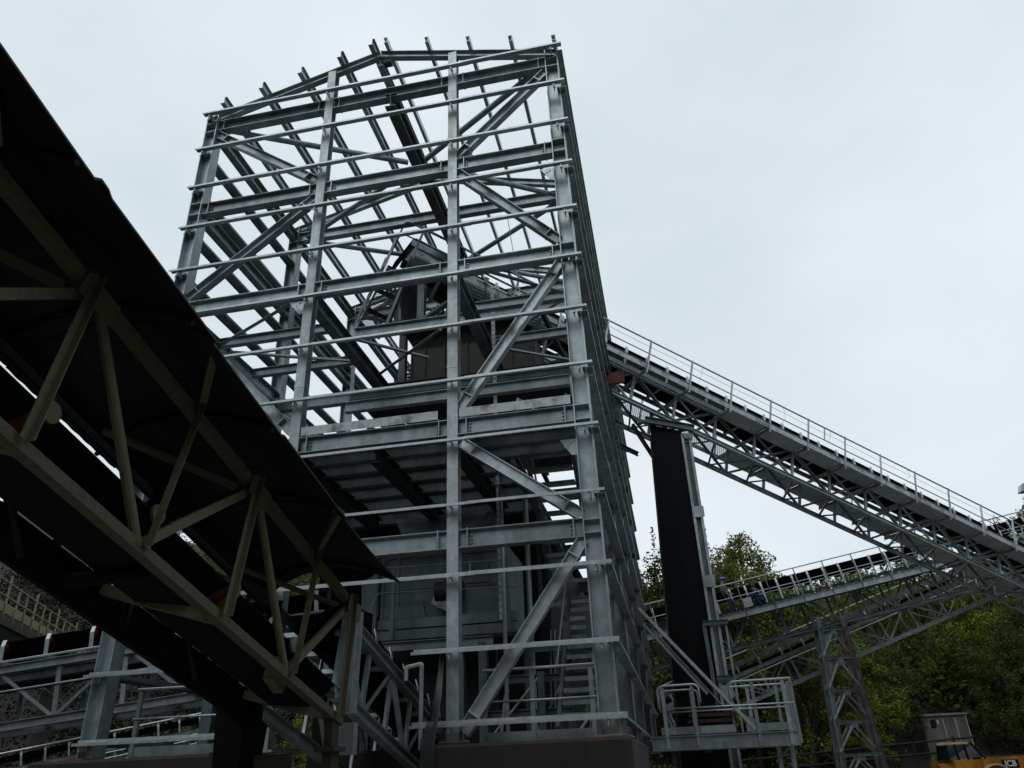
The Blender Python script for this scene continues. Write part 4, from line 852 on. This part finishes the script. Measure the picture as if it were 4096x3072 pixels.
# ------------------------------------------------------------------ telehandler
def machine():
    gx0, gy0 = 12.78, 28.2; gz0 = -.48
    t = thing('telehandler', 'orange telescopic handler with black glazed cab parked at the lower right corner', 'loader', (gx0, gy0, gz0))
    ax = V((.985, .17, 0)).normalized(); ay = V((-ax.y, ax.x, 0))
    def Q(a, b, c): return V((gx0, gy0, gz0)) + ax * a + ay * b + V((0, 0, c))
    def hx(a0, a1, b0, b1, c0, c1, ta0=None, ta1=None): 
        ta0 = a0 if ta0 is None else ta0; ta1 = a1 if ta1 is None else ta1
        return MB().hexa([Q(a0, b0, c0), Q(a1, b0, c0), Q(a1, b1, c0), Q(a0, b1, c0), Q(ta0, b0, c1), Q(ta1, b0, c1), Q(ta1, b1, c1), Q(ta0, b1, c1)])
    obj('chassis', hx(-1.6, 2.9, -.7, .9, .55, .95), M['dark'], t)
    obj('engine_cover', hx(.15, 2.55, -.85, -.2, 1.25, 1.95, .35, 2.55), M['paint'], t)
    obj('bonnet_top', hx(.5, 2.6, -.86, -.18, 1.955, 2.0), M['dark'], t)
    obj('rear_tank', MB().prism([(.26 * math.cos(a) * (1.25), .26 * math.sin(a)) for a in np.linspace(0, 2 * math.pi, 19)[:-1]], Q(-1.45, -.45, 1.50), Q(-.45, -.45, 1.50)), M['paint'], t, smooth=False)
    obj('cab_base', hx(-.9, .35, -.85, .1, .95, 1.88), M['paint'], t)
    obj('cab_glass', MB().hexa([Q(-1.05, -.82, 1.89), Q(.62, -.82, 1.96), Q(.62, .08, 1.96), Q(-1.05, .08, 1.89), Q(-.98, -.74, 2.46), Q(.12, -.74, 2.46), Q(.12, .02, 2.46), Q(-.98, .02, 2.46)]), M['glass'], t)
    for a, ta in ((-1.06, -.99), (-.62, -.62), (-.22, -.22), (.50, .12)): obj('cab_pillar', MB().prism(B_(.07, .07), Q(a, -.83, 1.88), Q(ta, -.75, 2.48), ay), M['black'], t)
    for a, ta in ((-1.06, -.99), (.50, .12)): obj('cab_pillar', MB().prism(B_(.07, .07), Q(a, .09, 1.88), Q(ta, .03, 2.48), ay), M['black'], t)
    obj('cab_roof', hx(-1.0, -.02, -.78, .06, 2.48, 2.57, -.96, -.06), M['cream'], t); obj('cab_roof_front', hx(-.02, .2, -.77, .05, 2.47, 2.54, -.02, .12), M['black'], t)
    b = obj('beacon', MB().prism(O_(.06, 10), Q(-.72, -.5, 2.64), Q(-.72, -.5, 2.76)), M['redp'], t); obj('beacon_stem', MB().prism(O_(.015, 6), Q(-.72, -.5, 2.56), Q(-.72, -.5, 2.64)), M['black'], b)
    obj('boom', MB().prism(B_(.34, .32), Q(-1.2, .45, 1.75), Q(3.6, .45, 1.35)), M['paint'], t)
    mg = MB()
    for i in range(7):
        pass
    def fender(a0):
        mb = MB(); n = 10
        for bb in (-1.05, -.62):
            for i in range(n + 1):
                an = math.pi * (.12 + .76 * i / n); mb.v.append(Q(a0 + .75 * math.cos(an), bb, .95 + .74 * math.sin(an)))
            for i in range(n + 1):
                an = math.pi * (.12 + .76 * i / n); mb.v.append(Q(a0 + .69 * math.cos(an), bb, .95 + .68 * math.sin(an)))
        m = n + 1
        for i in range(n):
            mb.f += [(i, i + 1, 2 * m + i + 1, 2 * m + i), (m + i + 1, m + i, 3 * m + i, 3 * m + i + 1), (i + 1, i, m + i, m + i + 1), (2 * m + i, 2 * m + i + 1, 3 * m + i + 1, 3 * m + i)]
        mb.f += [(0, 2 * m, 3 * m, m), (n, m + n, 3 * m + n, 2 * m + n)]
        return mb
    for a0 in (-.9, 2.5):
        for bb in (-1.0, .65):
            wh = obj('wheel', MB().prism(O_(.66, 24), Q(a0, bb, .66), Q(a0, bb + .4, .66)), M['tyre'], t); obj('rim', MB().prism(O_(.32, 16), Q(a0, bb - .01, .66), Q(a0, bb + .02, .66)), M['cream'], wh)
    obj('fender', fender(.75), M['cream'], t, label='pale orange curved fender'); obj('fender', fender(2.5), M['paint'], t)
    obj('badge_panel', hx(1.12, 1.82, -.872, -.852, 1.5, 1.82), M['black'], t)
    cu = bpy.data.curves.new('lettering', 'FONT'); cu.body = 'JCB'; cu.size = .32; cu.extrude = .004; cu.align_x = 'CENTER'; cu.align_y = 'CENTER'; cu.offset = .008
    tmp = bpy.data.objects.new('tmp', cu); COL.objects.link(tmp); me = bpy.data.meshes.new_from_object(tmp.evaluated_get(bpy.context.evaluated_depsgraph_get())); bpy.data.objects.remove(tmp); me.materials.clear(); me.materials.append(M['white'])
    o = bpy.data.objects.new('lettering', me); COL.objects.link(o); o.parent = t
    mt = Matrix.Identity(4); 
    for i, c in enumerate((ax, V((0, 0, 1)), -ay)): mt.col[i][:3] = c
    mt.col[3][:3] = Q(1.47, -.88, 1.66); o.matrix_parent_inverse = Matrix.Translation(-V(t.location)); o.matrix_basis = mt
    obj('front_housing', hx(2.6, 3.3, -.7, .6, 1.1, 1.95, 2.6, 3.1), M['paint'], t)
    for p, q in (((2.9, -.5, 1.75), (3.7, -.4, 1.4)), ((2.7, -.55, 2.1), (3.5, -.45, 2.2)), ((3.0, -.3, 2.0), (3.8, -.3, 1.7))): obj('hydraulic_ram', MB().tube([Q(*p), Q(*q)], .05, 8), M['dark'], t)
    obj('mirror', hx(.75, .80, -1.1, -.95, 2.05, 2.25), M['black'], t)
machine()

# ------------------------------------------------------------------ shed, fence, rubble, floodlight
sx, sy = 18.0, 47.2; sz = 1.55
t = thing('site_shed', 'grey ribbed sheet metal shed at the foot of the wooded slope behind the orange machine', 'shed', (sx, sy, sz))
mb = MB(); n = 36; W0 = 16.55; 
for i in range(n):
    z0 = sz + 2.35 * i / n + 0; z1 = z0 + 2.35 / n * .55
    mb.box((16.6, sy, z0), (19.35, sy + .04, z1))
obj('ribs', mb, M['shed'], t); obj('wall', MB().box((16.6, sy + .04, sz - .8), (19.35, sy + 2.4, sz + 2.38)), M['shed'], t)
obj('roof', MB().hexa([(16.45, sy - .15, sz + 2.38), (19.45, sy - .15, sz + 2.38), (19.45, sy + 2.5, sz + 2.38), (16.45, sy + 2.5, sz + 2.38), (16.45, sy - .15, sz + 2.46), (19.45, sy - .15, sz + 2.46), (19.45, sy + 2.5, sz + 2.6), (16.45, sy + 2.5, sz + 2.6)]), M['shed'], t)
wi = obj('window', MB().box((17.05, sy - .03, sz + 1.65), (17.4, sy - .005, sz + 2.15)), M['glass'], t); obj('window_frame', MB().box((17.0, sy - .02, sz + 1.6), (17.04, sy - .0, sz + 2.2)), M['grey'], wi)
obj('lamp', MB().box((17.48, sy - .1, sz + 1.85), (17.56, sy - .0, sz + 2.12)), M['white'], t)
for x in (17.85, 18.6): obj('door_strip', MB().box((x, sy - .03, sz - .5), (x + .06, sy - .005, sz + 2.2)), M['grey'], t)
obj('downpipe', MB().tube([(19.3, sy - .08, sz + 2.3), (19.3, sy - .08, sz - .4)], .04), M['grey'], t)

t = thing('guard_rail', 'low dark pipe guard rail running along the yard edge behind the trestle', 'guard rail', (9, 28, 0))
def gp(x): return 30.0 + (x - 4) * .14
for h in (1.75, 1.25):
    obj('pipe', MB().tube([(x, gp(x), h + (x - 4) * .055) for x in np.arange(3.5, 15, .5)], .05), M['dark'], t)
for x in np.arange(4, 14.6, 1.9): obj('post', MB().prism(B_(.09, .09), (x, gp(x), -.5), (x, gp(x), 1.85 + (x - 4) * .055)), M['dark'], t)
def rock_mesh(n, cx, cy, sx, sy, s0, s1, zoff=0):
    mb = MB()
    for i in range(n):
        x = rng.normal(cx, sx); y = rng.normal(cy, sy); s = rng.uniform(s0, s1); z = gz1(x, y) + s * .2 + zoff; k = len(mb.v)
        for a in (-1, 1):
            for b in range(5): g = b * 1.2566 + rng.uniform(-.3, .3); mb.v.append(V((x + s * math.cos(g) * rng.uniform(.6, 1.1), y + s * math.sin(g) * rng.uniform(.6, 1.1), z + a * s * rng.uniform(.3, .6))))
        for b in range(5): c = (b + 1) % 5; mb.f.append((k + b, k + c, k + 5 + c, k + 5 + b))
        mb.f += [tuple(k + b for b in (4, 3, 2, 1, 0)), tuple(k + 5 + b for b in range(5))]
    return mb
o = obj('rubble', rock_mesh(500, 20, 39, 5, 2.5, .05, .45), M['rock'], kind='stuff'); tag(o, 'pale broken stone rubble heaped beyond the orange machine', 'rubble')
o = obj('gravel', rock_mesh(600, 8, 31.5, 5, 1.6, .04, .22), M['rock'], kind='stuff'); tag(o, 'loose pale stones scattered along the guard rail', 'gravel')
t = thing('floodlight', 'small grey floodlight on a post at the right edge of the sky', 'floodlight', (15.5, 20.3, 6))
obj('post', MB().tube([(15.62, 20.3, 5.0), (15.62, 20.3, 10.9)], .06), M['galv'], t)
obj('lamp_head', MB().hexa([(15.22, 20.2, 10.82), (15.8, 20.2, 10.82), (15.8, 20.6, 10.82), (15.22, 20.6, 10.82), (15.34, 20.2, 11.12), (15.8, 20.2, 11.2), (15.8, 20.6, 11.2), (15.34, 20.6, 11.12)]), M['galv'], t)

# ------------------------------------------------------------------ vegetation
def mesh_np(name, verts, quads, m):
    me = bpy.data.meshes.new(name); nv, nq = len(verts), len(quads)
    me.vertices.add(nv); me.vertices.foreach_set('co', verts.astype(np.float32).ravel())
    me.loops.add(nq * 4); me.loops.foreach_set('vertex_index', quads.astype(np.int32).ravel())
    me.polygons.add(nq); me.polygons.foreach_set('loop_start', np.arange(0, nq * 4, 4, dtype=np.int32))
    me.update(calc_edges=True); me.materials.append(m); return me
def leaves(P, size, up=.35):
    n = len(P); a = rng.normal(size=(n, 3)); a[:, 2] *= .7; a /= np.linalg.norm(a, axis=1)[:, None]
    b = np.cross(a, rng.normal(size=(n, 3)) + np.array([0, 0, up])); b /= np.linalg.norm(b, axis=1)[:, None] + 1e-9
    s = size * rng.uniform(.55, 1.35, n)[:, None]; a = a * s; b = b * s * .6
    verts = np.stack([P - a, P + b * .9 - a * .1, P + a, P - b * .9 - a * .1], 1).reshape(-1, 3)
    return verts, np.arange(n * 4).reshape(-1, 4)
def crown_points(H, Rr, z0, nl, dens, wisp=.2):
    """leaf positions clumped round limb tips inside an uneven crown"""
    tips = []; P = []
    for i in range(nl):
        t = rng.uniform(0, 1) ** .8; z = z0 + (H - z0) * t; rr = Rr * math.sin(math.pi * (.16 + .80 * t)) ** .8 * rng.uniform(.35, 1.22); z = z + rng.normal() * Rr * .13; a = rng.uniform(0, 2 * math.pi)
        tips.append((rr * math.cos(a), rr * math.sin(a), z))
    tips = np.array(tips)
    for tp in tips:
        r = Rr * rng.uniform(.12, .34); k = int(dens * rng.uniform(.5, 1.3))
        q = rng.normal(size=(k, 3)); q /= np.linalg.norm(q, axis=1)[:, None]; q *= (rng.uniform(0, 1, k) ** .45)[:, None] * r; q[:, 2] *= .75; P.append(tp + q)
        if rng.uniform() < wisp:
            d = tp / (np.linalg.norm(tp) + 1e-6) * .5 + np.array([0, 0, .9]); L = (np.linspace(0, 1, 60) ** 1.3 * Rr * rng.uniform(.2, .5))[:, None]; P.append(tp + d * L + rng.normal(size=(60, 3)) * (.16 - .1 * np.linspace(0, 1, 60))[:, None])
    return tips, np.concatenate(P)
def tree_proto(H, Rr, z0, nl, dens, size, lm, wisp=.25):
    tips, P = crown_points(H, Rr, z0, nl, dens, wisp); v, q = leaves(P, size); crown = mesh_np('crown', v, q, lm)
    mb = MB(); mb.tube([(0, 0, -1.5), (.05, .02, H * .3), (-.05, .06, H * .62), (.05, 0, H * .93)], [.03 * H * .6, .024 * H * .6, .012 * H * .6, .02], 8)
    for tp in tips[::2]:
        zb = max(z0 * .6, tp[2] - np.hypot(tp[0], tp[1]) * 1.1); mb.tube([(0, 0, zb), (tp[0] * .5, tp[1] * .5, (zb + tp[2]) / 2 + .2), tuple(tp)], [.07, .045, .015], 5)
    me = bpy.data.meshes.new('trunk'); me.from_pydata([tuple(p) for p in mb.v], [], mb.f); me.materials.append(M['bark'])
    return crown, me
protos = [tree_proto(11, 3.3, 2.0, 85, 210, .10, LEAF[0], .06), tree_proto(12, 3.6, 2.2, 90, 210, .10, LEAF[1], .3), tree_proto(10, 3.2, 1.6, 85, 210, .10, LEAF[2], .15), tree_proto(11, 2.6, 4.5, 30, 70, .10, LEAF[3], .6), tree_proto(7, 3.0, .8, 70, 120, .11, LEAF[0])]
proto_obj = {}
def tree(pi, x, y, s, rot, label, dz=0.0, group='trees on the slope behind the conveyors', name='broadleaf_tree'):
    z = gz1(x, y) + dz; r = thing(name, label, 'tree', (x, y, z), group); r.rotation_euler = (0, 0, rot); r.scale = (s, s, s)
    if pi not in proto_obj:
        cr_, tr_ = protos[pi]; a = bpy.data.objects.new('crown', cr_); b = bpy.data.objects.new('trunk', tr_); proto_obj[pi] = (a, b)
    else: a, b = (q.copy() for q in proto_obj[pi])
    for q in (a, b): COL.objects.link(q); q.parent = r
    return r
TR = [(2, .2, 44, 1.25, 0, 'dark bushy tree filling the gap between the tower and the black support leg'),
      (1, 5.6, 44.5, 1.08, 1.1, 'tall olive green tree just right of the black support leg, behind the standing worker'),
      (3, 8.0, 46, 1.0, 2.2, 'thin wispy young tree rising above the conveyor handrail right of the workers'),
      (3, 11.0, 47.5, .95, .7, 'sparse bronze tree top showing above the belt left of the conveyor crossing'),
      (1, 8.6, 42, .95, 4.0, 'rounded mid green tree behind the crouching worker'),
      (0, 11.6, 42, .80, 2.8, 'bright yellow green tree standing directly right of the lattice trestle'),
      (2, 14.0, 47.5, .80, 5.0, 'dark tree behind the lattice trestle and left of the shed'),
      (0, 24.5, 52, 1.05, .4, 'large light green tree on the slope above and right of the shed'),
      (1, 20.5, 54, .95, 1.9, 'dense mid green tree directly above the shed roof'),
      (2, 27.0, 50, 1.05, 3.1, 'dark spreading tree at the right edge above the orange machine'),
      (0, 30, 57, 1.1, 5.6, 'pale green tree high on the slope at the right edge'),
      (1, 16.0, 54, .9, 2.5, 'leafy tree under the lower conveyor upslope of the shed'),
      (3, 4.2, 45, 1.22, 4.1, 'feathery young tree top poking up right beside the black support leg'),
      (2, 1.6, 47, 1.2, 2.6, 'tall dark tree half hidden behind the black support leg'),
      (1, 7.0, 49, 1.15, 5.2, 'broad green tree between the support leg and the wispy young tree'),
      (2, 22.5, 47.5, .8, 1.2, 'low dark tree just right of the shed'),
      (1, 34, 62, 1.2, .9, 'hazy green tree on the skyline at the right edge'),
      (4, 13.4, 33.5, .30, 0, 'small leafy bush beside the guard rail left of the orange machine'),
      (0, -2.5, 50, 1.0, 2.0, 'green tree glimpsed through the tower foot behind the hopper'),
      (4, -20, 34, .8, 1.0, 'yellow green bush at the far left beyond the grey belt conveyor'),
      (2, -27, 40, 1.1, 3.0, 'dark tree at the far left behind the old gallery')]
for pi, x, y, s, r, lab in TR: tree(pi, x, y, s, r, lab, name='leafy_bush' if pi == 4 else 'broadleaf_tree')
# far wood on the hill, one mass
Pn = []; nb = 3000
bx_ = rng.uniform(-70, 90, nb); by_ = 44 + 90 * rng.uniform(0, 1, nb) ** 1.4
ok = (by_ > 43 + 4 * np.sin(bx_ * .05)) & ~((bx_ < -8) & (by_ < 75)) & ~((bx_ > 13) & (bx_ < 23) & (by_ < 50.5)) 
for x, y in zip(bx_[ok], by_[ok]):
    z = gz1(x, y); H = rng.uniform(3.0, 6.5); r = rng.uniform(1.6, 3.0); k = int(rng.uniform(90, 150))
    q = rng.normal(size=(k, 3)); q /= np.linalg.norm(q, axis=1)[:, None]; q *= (rng.uniform(.3, 1, k) ** .4)[:, None]; Pn.append(np.array([x, y, z + H * .55]) + q * np.array([r, r, H * .55]))
Pn = np.concatenate(Pn); v, q = leaves(Pn, .24)
o = bpy.data.objects.new('woodland', mesh_np('woodland', v, q, LEAF[2])); COL.objects.link(o); o['kind'] = 'stuff'; tag(o, 'dense green wood covering the hillside behind the site', 'woodland')
Pn = []
for i in range(1500):
    x = rng.uniform(-75, -6); y = rng.uniform(36, 80) if i % 3 else rng.uniform(-5, 60); z = gz1(x, y); k = 85; r = rng.uniform(.7, 1.8)
    if z < .6: continue
    q = rng.normal(size=(k, 3)) * np.array([r, r, r * .5]); q[:, 2] = np.abs(q[:, 2]); Pn.append(np.array([x, y, z]) + q)
Pn = np.concatenate(Pn); v, q = leaves(Pn, .15)
o = bpy.data.objects.new('hillside_scrub', mesh_np('hillside_scrub', v, q, LEAF[4])); COL.objects.link(o); o['kind'] = 'stuff'; tag(o, 'dark brown scrub covering the hillside at the left', 'scrub')
# undergrowth at the foot of the slope
Pn = []
for i in range(900):
    x = rng.uniform(-45, 40); y = 38 + 4 * math.sin(x * .05) + rng.uniform(-1, 12); k = 34; r = rng.uniform(.4, 1.3)
    if (12.5 < x < 21 and y < 49.6) or (x < -10 and rng.uniform() < .7): continue
    q = rng.normal(size=(k, 3)) * np.array([r, r, r * .55]); q[:, 2] = np.abs(q[:, 2]); Pn.append(np.array([x, y, gz1(x, y)]) + q)
Pn = np.concatenate(Pn); v, q = leaves(Pn, .16)
o = bpy.data.objects.new('undergrowth', mesh_np('undergrowth', v, q, LEAF[2])); COL.objects.link(o); o['kind'] = 'stuff'; tag(o, 'dark scrub and brambles at the foot of the wooded slope', 'undergrowth')
